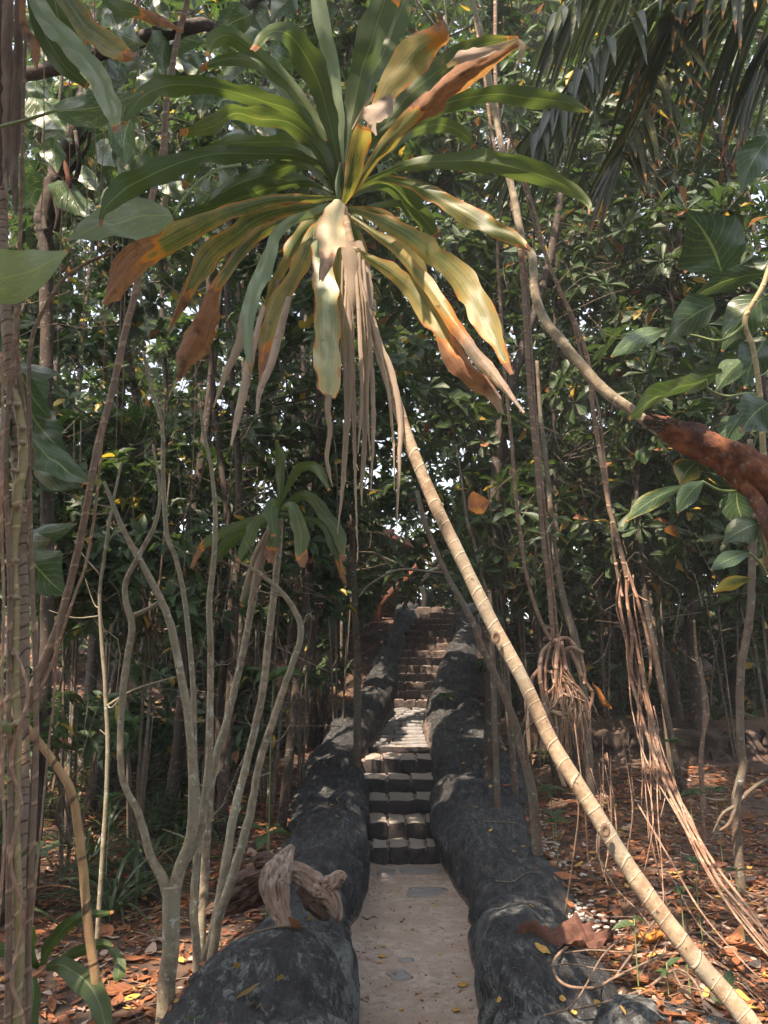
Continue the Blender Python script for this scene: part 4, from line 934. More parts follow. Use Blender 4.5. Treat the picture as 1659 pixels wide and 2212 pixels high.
# broad green blades at the bottom left corner
bp_ = thing('broad_blade_plant', 'green plant with long broad arching blades in the bottom left corner beside the bamboo cane', 'plant', groundpt(100, 3.1))
def BPl(pts, hw, Y0=3.05, Y1=2.9, **kw): leafpx(bp_, arc(pts, Y0, Y1), hw, mat='hero', **{**dict(fold=.35, wave=.02), **kw})
BPl([(90, 2085), (110, 2040), (165, 1985), (245, 1970)], [4, 12, 12, 2]); BPl([(98, 2090), (135, 2085), (185, 2120), (215, 2170), (232, 2240)], [5, 17, 21, 19, 8], Y1=2.75)
BPl([(100, 2088), (160, 2060), (215, 2040), (245, 2045)], [4, 10, 10, 2]); BPl([(80, 2090), (66, 2060), (68, 2030), (72, 2000)], [4, 10, 9, 2]); BPl([(70, 2110), (72, 2150), (66, 2200), (60, 2240)], [5, 14, 16, 14], Y1=2.8)
BPl([(235, 2040), (255, 2070), (256, 2100), (250, 2120)], [4, 11, 11, 3]); BPl([(85, 2090), (40, 2060), (0, 2050), (-40, 2080)], [5, 12, 12, 3])

# small seedlings
def seedling(px, py, Y, n, L, label, mat='bush', kind='ovate', up=.12):
    p = at(px, py, Y); gz = ground_z(p[0], Y); t = thing('seedling', label, 'seedling', (p[0], Y, gz), 'green seedlings in the leaf litter')
    mb = MB(); top = p; mb.tube([(p[0] + .01, Y, gz - .02), (p[0], Y, (gz + top[2]) / 2), top], [.004, .003, .002], n=5); mb.build('stem', M['greenstem'], t)
    mb = MB(); th = np.arange(n) * 2.4 + random.random() * 6; el = rng.uniform(-.2, .6, n)
    D = np.stack([np.cos(th) * np.cos(el), np.sin(th) * np.cos(el), np.sin(el)], 1); N = np.stack([-np.cos(th) * np.sin(el), -np.sin(th) * np.sin(el) - .3, np.cos(el)], 1)
    leaves(mb, np.tile(top, (n, 1)) - np.array([0, 0, 1]) * rng.uniform(0, .04, (n, 1)), D, N, L * rng.uniform(.7, 1.1, n), .42, kind, yel=0, dead=0); mb.build('foliage', M[mat], t)
seedling(578, 1785, 4.6, 6, .15, 'green seedling standing behind the driftwood on the left wall', kind='obovate')
for q in [(1490, 1705, 5.0, 6, .13, 'seedling with upright oval leaves below the long aerial roots on the right'), (1545, 1705, 5.2, 5, .10, 'seedling right behind the aerial roots, beside a bare curved stem'), (1370, 1985, 3.3, 2, .09, 'round-leaved seedling between the big dried leaf and the cane'),
          (1500, 1850, 4.1, 5, .08, 'low seedling in the sunlit litter left of the long aerial roots'), (1590, 1870, 4.1, 4, .07, 'low seedling in the sunlit litter right of the long aerial roots'), (1470, 1915, 3.6, 3, .07, 'tiny seedling beside the upper cane foot in the litter'), (1570, 2130, 2.9, 3, .10, 'seedling with one tall leaf at the bottom right corner'),
          (1200, 1765, 5.4, 7, .13, 'seedling with narrow leaves at the strip of white pebbles'), (1440, 2080, 3.0, 5, .06, 'tiny seedling among the curling roots'), (1190, 1700, 6.0, 6, .12, 'seedling beside the foot of the leaning dark stem'),
          (80, 1840, 4.4, 6, .13, 'seedling right of the climber-wrapped trunk foot'), (1450, 1600, 6.9, 6, .14, 'seedling in front of the rubble terrace wall'), (240, 1720, 5.0, 5, .12, 'seedling left of the forked pale tree'), (1225, 1465, 8.0, 7, .22, 'leafy seedling behind the root bundle'), (960, 1500, 8.7, 8, .2, 'dark leafy sprig on the right wall beside the stairs'),
          (590, 1460, 5.0, 6, .22, 'fresh upright tuft of broad leaves in front of the small dracaena canes'), (420, 2200, 2.7, 2, .05, 'tiny bright leaf sprout at the bottom edge left of the path')]:
    seedling(*q)
# ------------------------------------------------------------------ measured stems
def stemline(name, label, cat, pts, rpx, mat, group=None, base=None, branches=(), part='trunk', lump=.06, n=10, m=None, drop=True):
    """pts from the ground up (px, py, Y)"""
    P = [at(*p) for p in pts]; g = P[0].copy(); gz = ground_z(g[0], g[1])
    if drop and g[2] > gz: P = [np.array([g[0] - (P[1][0] - g[0]) * .3, g[1], gz - .08])] + P; rpx = [rpx[0] * 1.1] + list(rpx)
    t = thing(name, label, cat, P[0], group)
    Ym = [p[1] for p in P]
    R = np.interp(np.linspace(0, 1, len(P)), np.linspace(0, 1, len(rpx)), rpx) * np.array(Ym) / F * (.86 if mat == 'stem' else 1)
    mb = MB(); mb.tube(P, R, n=n, m=m or len(P) * 9, lump=lump * (1.8 if mat == 'stem' else 1)); mb.build(part, M[mat], t)
    if mat == 'stem' and len(P) > 6:      # side twigs and knots
        Pm = cr(P, 60)
        for _ in range(9):
            mb = MB()
            i = random.randint(14, 57); L = random.uniform(.05, .28); d = np.array([random.choice([-1, 1]) * random.uniform(.4, 1), random.uniform(-.4, .4), random.uniform(.1, .9)]) * L
            mb.tube([Pm[i], Pm[i] + d * .5 + rng.normal(0, .02, 3), Pm[i] + d], [.005, .003, .0012], n=5, m=7)
            mb.build('twig', M[mat], t)
    for bp, br in branches:
        Q = [at(*p) for p in bp]; mb = MB(); mb.tube(Q, np.array(br) * np.mean([q[1] for q in Q]) / F * (.86 if mat == 'stem' else 1), n=8, m=len(Q) * 7, lump=lump); mb.build('branch', M[mat], t)
    return t
Yc = lambda pts, Y: [(a, b, Y) for a, b in pts]
fork = stemline('forked_tree', 'pale grey-green young tree forking into a Y at the lower left', 'tree', Yc([(352, 2230), (367, 2059), (370, 1945), (371, 1915)], 3.15), [21, 19, 20, 21], 'stem',
    branches=[(Yc([(369, 1950), (350, 1895), (325, 1849), (300, 1759), (265, 1684), (260, 1581), (270, 1456), (285, 1356), (272, 1300), (272, 1256), (300, 1200), (335, 1131), (345, 1060), (330, 960)], 3.16), [17, 12, 10, 9, 8, 8, 9, 9, 8, 7, 7, 6, 4, 3]),
              (Yc([(371, 1950), (387, 1879), (412, 1800), (415, 1659), (405, 1540), (390, 1456), (370, 1356), (345, 1291), (300, 1206), (275, 1161), (250, 1106), (225, 1040)], 3.17), [17, 15, 11, 10, 10, 10, 10, 9, 8, 7, 6, 4]),
              (Yc([(390, 1870), (430, 1800), (440, 1740), (450, 1656), (453, 1581), (455, 1406), (452, 1306), (462, 1206), (465, 1106), (455, 1003), (440, 938), (430, 860)], 3.3), [15, 11, 9, 9, 9, 8, 8, 7, 6, 5, 4, 3]),
              (Yc([(288, 1330), (320, 1315), (345, 1300)], 3.22), [7, 5, 5])])
stemline('sapling', 'thin pale upright stem between the fork and the small dracaena canes', 'sapling', Yc([(425, 2075), (418, 1959), (425, 1859), (432, 1789), (420, 1640), (417, 1481), (400, 1306), (380, 1206), (360, 1151), (352, 1010), (350, 918), (325, 833), (310, 760)], 3.5), [9, 8, 7, 6, 6, 5, 4], 'stem')
stemline('sapling', 'gnarled light stem leaning right beside the driftwood and bending over at its top', 'sapling', Yc([(465, 2019), (505, 1884), (540, 1759), (560, 1650), (590, 1556), (620, 1466), (650, 1371), (635, 1316), (600, 1271), (550, 1231), (520, 1216)], 3.7), [11, 11, 10, 9, 9, 8, 8, 7, 6, 5, 3], 'stem')
stemline('sapling', 'thin straight pale stem left of the forked tree', 'sapling', Yc([(230, 1700), (228, 1506), (215, 1306), (225, 1206), (240, 1106), (262, 1000)], 3.6), [5, 4.5, 4, 4, 3], 'stem',
    branches=[(Yc([(229, 1526), (290, 1490), (380, 1462)], 3.6), [3, 2.5, 2])])
stemline('liana', 'long bare liana leaning up rightwards from the lower left edge to the top', 'liana', [(-20, 1660, 2.7), (50, 1531, 2.75), (100, 1416, 2.8), (135, 1321, 2.85), (170, 1181, 2.9), (190, 1078, 2.95), (210, 968, 3.0), (245, 833, 3.1), (270, 718, 3.2), (295, 618, 3.3), (325, 440, 3.4), (350, 340, 3.5), (360, 225, 3.5), (380, 100, 3.5), (405, 0, 3.5), (420, -100, 3.5)], [11, 9, 8, 8, 7.5, 8, 8, 7.5, 8, 7, 7, 8], 'liana', part='stem')
stemline('bamboo_cane', 'broken tan bamboo cane with black joints standing at the lower left', 'bamboo', Yc([(220, 2250), (205, 2109), (190, 1999), (180, 1884), (170, 1799), (155, 1714), (125, 1659), (65, 1581), (0, 1520), (-40, 1490)], 2.9), [9, 9, 9, 9, 8.5, 8, 8, 8, 8], 'bamboo', part='cane')
# climber-wrapped tree at the left edge, its crown spreads over the path
BT = [(36, 2260, 2.5), (40, 1900, 2.5), (48, 1700, 2.5), (50, 1500, 2.5), (50, 1300, 2.5), (42, 1106, 2.5), (35, 950, 2.5), (22, 800, 2.5), (12, 660, 2.5), (5, 500, 2.55), (10, 300, 2.6), (15, 100, 2.7), (10, -150, 2.9)]
bt = stemline('tree', 'tall ringed tree wrapped in climbers along the left edge, crown spreading over the path', 'tree', BT, [17, 14, 13, 12, 12, 13, 13, 13, 12, 12, 12, 11, 11], 'shaggy', m=120, lump=.05)
P = [at(*BT[-1]), np.array([-1.9, 3.0, 6.2]), np.array([-2.2, 2.6, 7.6])]
mb = MB(); mb.tube(P, [.03, .05, .05], n=8); mb.build('branch', M['shaggy'], bt)
woody(bt, [((-2.6, 0.2, 7.9), (3.4, 3.0, .75)), ((-3.3, 3.9, 8.9), (3.2, 2.4, .8)), ((.7, -.2, 8.2), (2.9, 2.8, .7)), ((-.6, 2.2, 8.6), (3.2, 2.0, .6)), ((-2.3, .1, 6.75), (1.2, 1.5, .45))], 2500, 9, .34, .45, 'obovate', 'tree', 'trunk', (-2.2, 2.6, 7.6), limb_r=.05, cull=lambda P: (P[:, 2] - HC) > 1.13 * P[:, 1])  # unseen canopy placed for shade; the last blob added to darken the path
def shades_path(P):  # keeps only leaf clusters whose shadow falls on the path
    t = P[:, 2:3] / SUN[2]; g = P - t * SUN
    return (g[:, 0] > -.42) & (g[:, 0] < .62) & (g[:, 1] > 1.2) & (g[:, 1] < 6.6) & ((P[:, 2] - HC) > 1.13 * P[:, 1])
woody(bt, [((-2.3, .2, 6.9), (1.3, 3.2, .4))], 1000, 9, .30, .45, 'obovate', 'tree', 'trunk', (-2.2, 2.6, 7.6), limb_r=.03, clear=False, cull=shades_path, crown='path_shade_crown')  # unseen leaf layer added only to keep sun off the path
# fibrous grey sheaths hanging on it at the top
for q, r in (([(18, -60), (14, 60), (18, 180), (10, 300), (14, 420)], [14, 18, 17, 12, 4]), ([(38, -40), (40, 120), (34, 260), (30, 380), (34, 460)], [8, 14, 16, 12, 3]), ([(4, 0), (0, 150), (4, 280), (0, 400)], [11, 11, 9, 3])):
    leafpx(bt, [(a, b, 2.45) for a, b in q], r, name='bark_sheath', mat='drift', curl=1.3, pale=.25, ragged=.7)
def climb(label, stem, r, Y=2.42, mat='climber', name='climber', n=10, cat='climber', m=None):
    return stemline(name, label, cat, Yc(stem, Y), r, mat, part='stem', n=n, m=m or 70, lump=.10)
aro = climb('thick olive jointed climber stem snaking up the ringed trunk at the left edge', [(28, 2260), (42, 2050), (34, 1800), (38, 1600), (33, 1450), (32, 1300), (28, 1180), (36, 1120), (38, 1060), (50, 1000), (47, 930), (36, 870), (18, 835), (-6, 790), (-30, 700)], [9, 9, 8, 8, 8, 9, 11, 11, 11, 10, 10, 10, 10, 10])
for i, (px, py) in enumerate([(33, 873), (45, 923), (46, 955), (28, 1015), (34, 1090), (30, 1210), (33, 1290), (30, 1412), (30, 1565)]):      # pale leaf scars
    c = at(px, py, 2.385); G = np.array([[c + np.array([.011 * math.cos(a) * k, -.003 * (1 - k), .008 * math.sin(a) * k]) for a in np.linspace(0, 2 * PI, 12, endpoint=False)] for k in (1.15, 1.0, .5, .05)])
    G[0, :, 1] += .014
    mb = MB(); mb.grid(G, closed=True); mb.build('leaf_scar', M['cane'], aro)
climb('slim pale climber stem right beside the ringed trunk', [(58, 2250), (62, 2000), (75, 1700), (78, 1500), (72, 1320), (66, 1150), (62, 1000), (55, 900), (38, 760), (40, 600), (46, 420), (50, 240), (56, 60)], [6, 6, 6, 5, 5, 5, 4, 5, 5, 4, 4], Y=2.45, mat='liana')
climb('brown climber stem left of the ringed trunk, half out of the picture', [(14, 2250), (18, 2000), (22, 1700), (18, 1500), (22, 1300), (18, 1150), (12, 1000), (20, 850), (34, 700), (30, 560)], [7, 6, 5, 6, 6, 6, 5, 4], Y=2.4, mat='liana')
climb('thin reddish root hanging straight down the far left edge', [(4, 1900), (6, 1700), (4, 1500), (8, 1300), (3, 1100), (6, 900), (2, 760)], [3, 3, 3, 4, 3], Y=2.35, mat='root')
climb('pair of twisted thin roots winding round the ringed trunk foot', [(52, 2250), (26, 2120), (50, 1980), (22, 1860), (46, 1740), (24, 1640), (60, 1500), (30, 1400)], [4, 4, 4, 4, 3], Y=2.38, mat='root')
climb('curved tan stem arching from the trunk up behind the pothos leaves', [(60, 1110), (66, 960), (62, 800), (72, 720), (100, 660), (140, 600), (200, 562), (250, 545)], [4, 4, 5, 5, 4, 4, 3], Y=2.6, mat='liana')
climb('pale roots twisting alongside the leaning liana on the left', [(2, 1640), (60, 1540), (110, 1440), (130, 1380), (160, 1290), (185, 1220), (205, 1106), (215, 1010), (225, 900)], [3, 3, 3, 3, 2.5], Y=2.78, mat='root')
climb('thin root dangling beside the leaning liana, ending in the air', [(104, 1620), (112, 1560), (118, 1480), (122, 1400), (128, 1330)], [2, 2.5, 3, 3], Y=2.8, mat='root').location.z += 0
# hanging thin aerial roots, left
for i, (x0, y0, x1, y1, Y) in enumerate([(95, 250, 88, 470, 2.9), (150, 225, 140, 500, 3.0), (205, 230, 200, 480, 3.0), (225, 300, 212, 560, 3.2), (185, 560, 178, 780, 3.1), (262, 640, 250, 1000, 3.4), (300, 240, 296, 480, 3.5), (240, 590, 222, 830, 3.2), (360, 380, 356, 520, 3.4), (130, 590, 126, 760, 3.0), (268, 700, 262, 940, 3.5), (420, 900, 412, 1100, 4.0)]):
    P = [at(x0 + random.uniform(-3, 3) - 3, -260, Y)] if y0 < 300 else [at(x0 + 4, y0 - 160, Y)]
    P += [at(x0, y0, Y), at((x0 + x1) / 2 + random.uniform(-5, 5), (y0 + y1) / 2, Y), at(x1, y1, Y)]
    mb = MB(); mb.tube(P, [.003, .0028, .0025, .0015], n=5, m=30)
    tag(mb.build('aerial_root', M['liana'], loc=P[-1]), 'thread-thin brown aerial root hanging among the leaves on the left side', 'root', 'thread-thin hanging roots on the left')

# curved grey branch and the red-brown log on the right
g = thing('fallen_log', 'red-brown rotting log coming in from the right edge, its broken end pointing left', 'log', at(1900, 1300, 2.9))
mb = MB(); LP = [(1392, 905), (1430, 918), (1462, 938), (1530, 968), (1605, 1010), (1680, 1075), (1800, 1190), (1950, 1320)]
P = np.array([at(a, b, 2.95) for a, b in LP]); R = np.array([8, 23, 32, 38, 43, 46, 50, 52]) * 2.95 / F
Pm = cr(P, 70); Rm = np.interp(np.linspace(0, 1, 70), np.linspace(0, 1, 8), R)
T_ = nrm(np.gradient(Pm, axis=0)); A_ = nrm(np.cross(T_, np.array([0, 1.0, .2]))); B_ = np.cross(T_, A_); G = []
for i in range(70):
    row = []
    for a in np.linspace(0, 2 * PI, 40, endpoint=False):
        q = Pm[i] + Rm[i] * (math.cos(a) * A_[i] + math.sin(a) * B_[i]); d = nrm(q - Pm[i])
        v = Vector(q * 9); row.append(q + d * Rm[i] * (.30 * mnoise.noise(v) + .16 * mnoise.noise(v * 3) + .10 * mnoise.noise(v * 8) + .08 * math.sin(5 * a + 3 * mnoise.noise(v * .5))))
    G.append(row)
G = np.array(G); G = np.concatenate([Pm[0] + (G[:1] - Pm[0]) * .1, G, Pm[-1] + (G[-1:] - Pm[-1]) * .05]); mb.grid(G, closed=True)
mb.build('trunk', M['redlog'], g)
mb = MB()
for i in range(12):      # loose fibres of bark at the broken end
    a = at(1400 + random.uniform(0, 45), 905 + random.uniform(-8, 30), 2.85); mb.tube([a, a + np.array([-.03, -.01, random.uniform(-.015, .02)]), a + np.array([-.07 * random.random() - .02, 0, random.uniform(-.03, .03)])], [.006, .004, .001], n=5, m=6)
mb.build('splinter', M['trunk'], g)
mb = MB(); mb.tube([at(*p) for p in [(1600, 1030, 2.95), (1640, 1090, 2.9), (1665, 1150, 2.85), (1700, 1200, 2.85)]], [.03, .028, .024, .02], n=10, lump=.2); mb.build('stub', M['redlog'], g)
mb = MB(); BG = [(1425, 935), (1405, 918), (1360, 883), (1305, 843), (1255, 788), (1210, 733), (1175, 688), (1155, 628), (1150, 553), (1130, 525), (1110, 425), (1080, 300), (1045, 100), (1020, 0), (990, -140)]
mb.tube([at(a, b, 3.0 + .025 * i) for i, (a, b) in enumerate(BG)], np.array([9, 11, 12, 13, 12, 12, 11, 11, 10, 9, 9, 8, 7, 7, 7]) * 3.1 / F, n=10, m=110, lump=.06)
o = mb.build('grey_branch', M['stem'], loc=at(1425, 935, 3.0)); tag(o, 'curved grey branch sweeping from the top down to the broken red-brown log', 'branch')
c = at(1288, 829, 3.02); G = np.array([[c + np.array([.010 * math.cos(a) * k, -.026 - .004 * (1 - k), .012 * math.sin(a) * k]) for a in np.linspace(0, 2 * PI, 12, endpoint=False)] for k in (1.2, 1, .5, .05)]); G[0, :, 1] += .02

# trunks on the right and behind
stemline('tree', 'dark straight trunk behind the leaning cane with a sunlit patch low on its bark', 'tree', Yc([(1062, 1600), (1070, 1406), (1075, 1321), (1075, 1181), (1070, 1078), (1080, 928), (1110, 813), (1150, 688), (1180, 593), (1200, 500), (1220, 375), (1240, 300), (1250, 180)], 7.2), [17, 14, 13, 12, 12, 11, 11, 10, 10, 9, 9, 8], 'trunk')
stemline('sapling', 'slim dark stem leaning left, crossing in front of the stairs and the right wall', 'sapling', [(1152, 1730, 5.5), (1130, 1631, 5.5), (1110, 1556, 5.5), (1080, 1481, 5.5), (1045, 1406, 5.5), (1015, 1331, 5.5), (965, 1241, 5.5), (920, 1136, 5.5), (900, 1060, 5.5)], [10, 9, 8, 8, 7, 7, 6, 6, 5], 'sapling', branches=[(Yc([(980, 1240), (930, 1235), (860, 1232), (800, 1262), (775, 1290)], 5.5), [3, 3, 2.5, 2])])
stemline('sapling', 'thin lichen-spotted stem rising beside the hanging lianas to the canopy', 'sapling', Yc([(1262, 1500), (1245, 1391), (1220, 1306), (1200, 1206), (1190, 1106), (1180, 1000), (1168, 900), (1160, 780)], 6.4), [8, 8, 7, 6, 6, 5, 4], 'sapling')
stemline('sapling', 'curving slender stem on the left slope, right of the small dracaena', 'sapling', Yc([(772, 1450), (768, 1350), (765, 1250), (762, 1150), (768, 1080)], 8.0), [8, 7, 6, 5, 4], 'sapling')
stemline('sapling', 'slender stem with forking twigs just right of the cane, behind it', 'sapling', Yc([(1060, 1330), (1050, 1280), (1038, 1240), (1025, 1180), (1010, 1130), (1000, 1060), (985, 960)], 6.6), [6, 6, 5, 5, 4, 3, 2.5], 'sapling')
stemline('tree', 'dark trunk with an orange sunlit patch standing above the terrace wall', 'tree', Yc([(1505, 1520), (1498, 1430), (1490, 1356), (1483, 1181), (1470, 1000), (1458, 850), (1452, 753), (1430, 600)], 8.6), [14, 12, 11, 10, 10, 9, 9, 8], 'trunk')
stemline('tree', 'dark trunk leaning left behind the long sunlit aerial roots', 'tree', Yc([(1460, 1540), (1450, 1481), (1420, 1390), (1395, 1306), (1380, 1200), (1350, 1080), (1310, 960)], 9.0), [15, 14, 12, 12, 11, 10], 'trunk')
stemline('tree', 'thick dark trunk between the root bundle and the sunlit aerial roots', 'tree', Yc([(1350, 1460), (1345, 1406), (1335, 1306), (1315, 1206), (1300, 1100), (1270, 980), (1240, 860), (1210, 760)], 9.6), [17, 16, 15, 14, 13, 12], 'trunk')
stemline('tree', 'pair-leaning dark trunk right of the curved grey branch', 'tree', Yc([(1240, 1420), (1230, 1300), (1215, 1150), (1200, 1040), (1175, 900), (1150, 800)], 10.5), [12, 11, 10, 9, 8], 'trunk')
stemline('sapling', 'crooked brown stem at the right edge ending in a splayed sunlit root', 'sapling', Yc([(1590, 1744), (1605, 1659), (1600, 1606), (1600, 1456), (1620, 1331), (1625, 1206), (1632, 1080), (1620, 950)], 4.7), [9, 8, 8, 8, 8, 8, 7, 6], 'sapling',
         branches=[(Yc([(1600, 1690), (1580, 1770), (1555, 1795)], 4.6), [6, 4, 2]), (Yc([(1592, 1735), (1630, 1700), (1680, 1670)], 4.7), [5, 4, 3]), (Yc([(1590, 1740), (1560, 1760), (1540, 1800)], 4.6), [4, 3, 1])])
stemline('sapling', 'bent reddish sapling near the right edge in front of the terrace wall', 'sapling', Yc([(1515, 1640), (1522, 1560), (1518, 1480), (1505, 1420), (1500, 1340)], 6.6), [4, 4, 3, 3, 2], 'liana')
stemline('sapling', 'thin crooked pale twig rising from the litter left of the curved stem', 'sapling', Yc([(1512, 1660), (1518, 1600), (1530, 1540), (1522, 1480), (1512, 1420)], 5.6), [3, 3, 3, 2, 1.5], 'liana')
for i, (px, Y, r, dx, lab) in enumerate([(205, 8.0, .06, .1, 'second dark trunk left of the forked tree'), (120, 9, .05, -.2, 'dark trunk seen between the ringed tree and the leaning liana'), (395, 7.2, .055, .15, 'dark straight trunk just behind the fork of the pale tree'), (690, 9.5, .05, -.2, 'dark trunk beside the left wall halfway up the stairs'),
                                   (1560, 9.5, .06, .2, 'dark trunk second from the right edge'), (1655, 10, .07, -.2, 'dark trunk at the right edge beyond the terrace wall'), (1130, 12, .07, -.3, 'dark trunk left of the liana bundle, far back'), (515, 6.5, .035, -.3, 'thin dark trunk behind the small dracaena canes')]):
    x = (px - CX) / F * Y; gz = ground_z(x, Y); t = thing('tree', lab, 'tree', (x, Y, gz - .05)); mb = MB()
    mb.tube([(x, Y, gz - .1), (x + dx * .4, Y, gz + 1), (x + dx * .2, Y, gz + 2.2), (x + dx, Y, gz + 3.8), (x + dx * 1.5, Y, gz + 5.5)], [r * 1.2, r, r * .9, r * .8, r * .6], n=10, m=40, lump=.1); mb.build('trunk', M['trunk'], t)

# hanging lianas
def liana(label, pts, rpx, Y, mat='liana', name='liana', m=None, n=8):
    P = [at(a, b, Y) for a, b in pts]; mb = MB(); mb.tube(P, np.interp(np.linspace(0, 1, len(P)), np.linspace(0, 1, len(rpx)), rpx) * Y / F, n=n, m=m or len(P) * 8, lump=.08)
    return tag(mb.build(name, M[mat], loc=P[-1]), label, 'liana')
liana('straight hanging liana running from the top down into the tangled root bundle', [(1066, -200), (1070, 0), (1070, 150), (1080, 300), (1110, 430), (1125, 553), (1135, 678), (1145, 853), (1160, 1003), (1168, 1106), (1175, 1181), (1185, 1256), (1195, 1386)], [5, 5, 5, 6, 6, 6, 6, 5, 5, 5], 5.2)
liana('second thinner liana twined close beside the straight one above the root bundle', [(1012, -200), (1022, 0), (1045, 150), (1065, 300), (1110, 460), (1132, 560), (1142, 680), (1152, 853), (1166, 1003), (1180, 1140), (1192, 1256), (1205, 1386)], [4, 4, 4, 4.5, 5, 4, 4], 5.22)
liana('left liana of the three feeding the root bundle, kinked near its foot', [(1100, 300), (1080, 480), (1075, 553), (1084, 700), (1090, 803), (1105, 953), (1117, 1103), (1125, 1156), (1135, 1231), (1155, 1306), (1180, 1366), (1200, 1392)], [3.5, 3.5, 4, 4, 4, 4.5], 5.2)
liana('liana slanting from beside the curved grey branch down to the sunlit aerial roots', [(1090, 260), (1150, 440), (1180, 553), (1210, 628), (1245, 703), (1270, 778), (1280, 878), (1300, 1003), (1315, 1093), (1325, 1131), (1345, 1206), (1355, 1250)], [3.5, 4, 5, 5, 5, 5, 6], 4.1)
liana('thin pale liana beside the one feeding the sunlit roots', [(1120, 360), (1165, 520), (1200, 600), (1235, 690), (1262, 790), (1290, 870), (1306, 990), (1318, 1100), (1328, 1206), (1345, 1290)], [2.5, 3, 3, 3], 4.12)
rb = thing('root_bundle', 'tangled bundle of coiled and combed reddish roots hanging over the right slope', 'roots', at(1215, 1500, 5.2))
def rt(parent, pts, rp, Y, mat='root', name='root', m=None, n=6):
    P = [at(a, b, Y + random.uniform(-.03, .03)) for a, b in pts]; mb = MB(); mb.tube(P, np.interp(np.linspace(0, 1, len(P)), np.linspace(0, 1, len(rp)), rp) * Y / F, n=n, m=m or len(P) * 6, lump=.1)
    return mb.build(name, M[mat], parent)
coils = [([(1195, 1385), (1172, 1410), (1166, 1450), (1172, 1500), (1185, 1560), (1200, 1640), (1220, 1700)], [5, 5, 4.5, 4]), ([(1195, 1385), (1225, 1380), (1250, 1410), (1262, 1450), (1262, 1480)], [5, 5, 4, 3]), ([(1260, 1410), (1230, 1400), (1212, 1430), (1210, 1500), (1222, 1560), (1226, 1650)], [5, 5, 5, 4, 4]),
         ([(1165, 1445), (1148, 1470), (1156, 1510), (1180, 1535), (1215, 1540)], [4, 4, 4, 3]), ([(1230, 1400), (1262, 1470), (1280, 1500), (1270, 1540)], [4, 5, 4, 3]), ([(1205, 1380), (1202, 1440), (1200, 1520), (1205, 1600)], [5, 5, 4, 3]), ([(1190, 1390), (1178, 1450), (1185, 1520), (1215, 1545), (1250, 1520)], [4, 3, 3, 3]), ([(1212, 1385), (1225, 1450), (1255, 1500), (1275, 1560)], [5, 5, 4, 3]), ([(1170, 1440), (1195, 1455), (1225, 1440)], [4, 3, 3])]
for p, r in coils: rt(rb, p, r, 5.2)
for i in range(18):
    a = random.gauss(1215, 16); b = a + random.gauss(5, 26); y0 = random.uniform(1390, 1470); y1 = random.uniform(1530, 1650)
    rt(rb, [(1205 + (a - 1215) * .5, y0), (a + random.gauss(0, 6), y0 + 50), (b, (y0 + y1) / 2 + 20), (b + random.gauss(2, 6), y1)], [2.4, 2.2, 1.6, .7], 5.2)
mb = MB()
for i in range(120):
    a = random.gauss(1222, 26); y0 = random.uniform(1480, 1570); y1 = y0 + random.uniform(30, 120); Y = 5.2 + random.uniform(-.09, .09)
    q = a + (a - 1215) * .35 + random.gauss(0, 8); mb.tube([at(a, y0, Y), at((a + q) / 2 + random.gauss(0, 6), (y0 + y1) / 2, Y), at(q, y1, Y)], [.003, .0024, .001], n=4, m=8, cap=False)
mb.build('root_hairs', M['root'], rb)['kind'] = 'stuff'
sr = thing('aerial_roots', 'long bundle of pale sunlit aerial roots running down to the bottom right corner', 'roots', at(1659, 2100, 3.3))
def srt(pts, rp): 
    P = []
    for a, b in pts:
        Y = 4.1 - max(0, (b - 1500)) / 700 * 1.1; P.append(at(a, b, Y + random.uniform(-.02, .02)))
    mb = MB(); mb.tube(P, np.interp(np.linspace(0, 1, len(P)), np.linspace(0, 1, len(rp)), rp) * 3.0 / F, n=7, m=len(P) * 7, lump=.12); mb.build('root', M['root'], sr)
main = [(1345, 1240), (1348, 1300), (1362, 1381), (1368, 1450), (1385, 1520), (1405, 1600), (1435, 1680), (1480, 1770), (1535, 1870), (1600, 1965), (1670, 2045), (1720, 2110)]
for k in range(5):
    o_ = [(-6, 0), (6, 0), (14, 4), (-12, 6), (22, 8), (2, -6), (-2, 8)][k]
    srt([(a + o_[0] + random.gauss(0, 4) - k * 1.2 * (j / 11), b + o_[1] + random.gauss(0, 4)) for j, (a, b) in enumerate(main)], [4, 5, 5, 4.5, 4, 3.5, 4] if k < 3 else [1.8, 2.2, 2.2, 2, 1.6])
srt([(1350, 1215), (1375, 1290), (1392, 1350), (1404, 1410), (1405, 1460), (1398, 1490), (1380, 1530)], [5, 5, 4.5, 4, 3, 2])
srt([(1330, 1215), (1338, 1260), (1345, 1290)], [5, 5, 4]); srt([(1350, 1230), (1375, 1282), (1402, 1300)], [3, 2, 2])
for k in range(9):
    a = 1350 + random.uniform(-25, 25); y0 = random.uniform(1380, 1640); x0 = np.interp(y0, [1240, 1400, 1680], [1345, 1365, 1435]) + random.gauss(0, 9)
    y1 = y0 + random.uniform(140, 420); srt([(x0, y0), (x0 + random.gauss(3, 6), (y0 * 2 + y1) / 3), (x0 + random.gauss(8, 12), (y0 + 2 * y1) / 3), (x0 + random.gauss(16, 20), y1)], [1.8, 1.6, 1.3, .7])
for k in range(3):
    x0 = 1460 + random.uniform(-60, 80); srt([(x0 - 60, 1700 + random.uniform(-50, 40)), (x0, 1840), (x0 + 70, 1960), (x0 + 150, 2060), (x0 + 230, 2140)], [2.4, 2.4, 2, 1.5])
fr = thing('aerial_roots', 'curtain of thin dark roots hanging between the right wall and the leaning cane', 'roots', at(1310, 1950, 3.9))
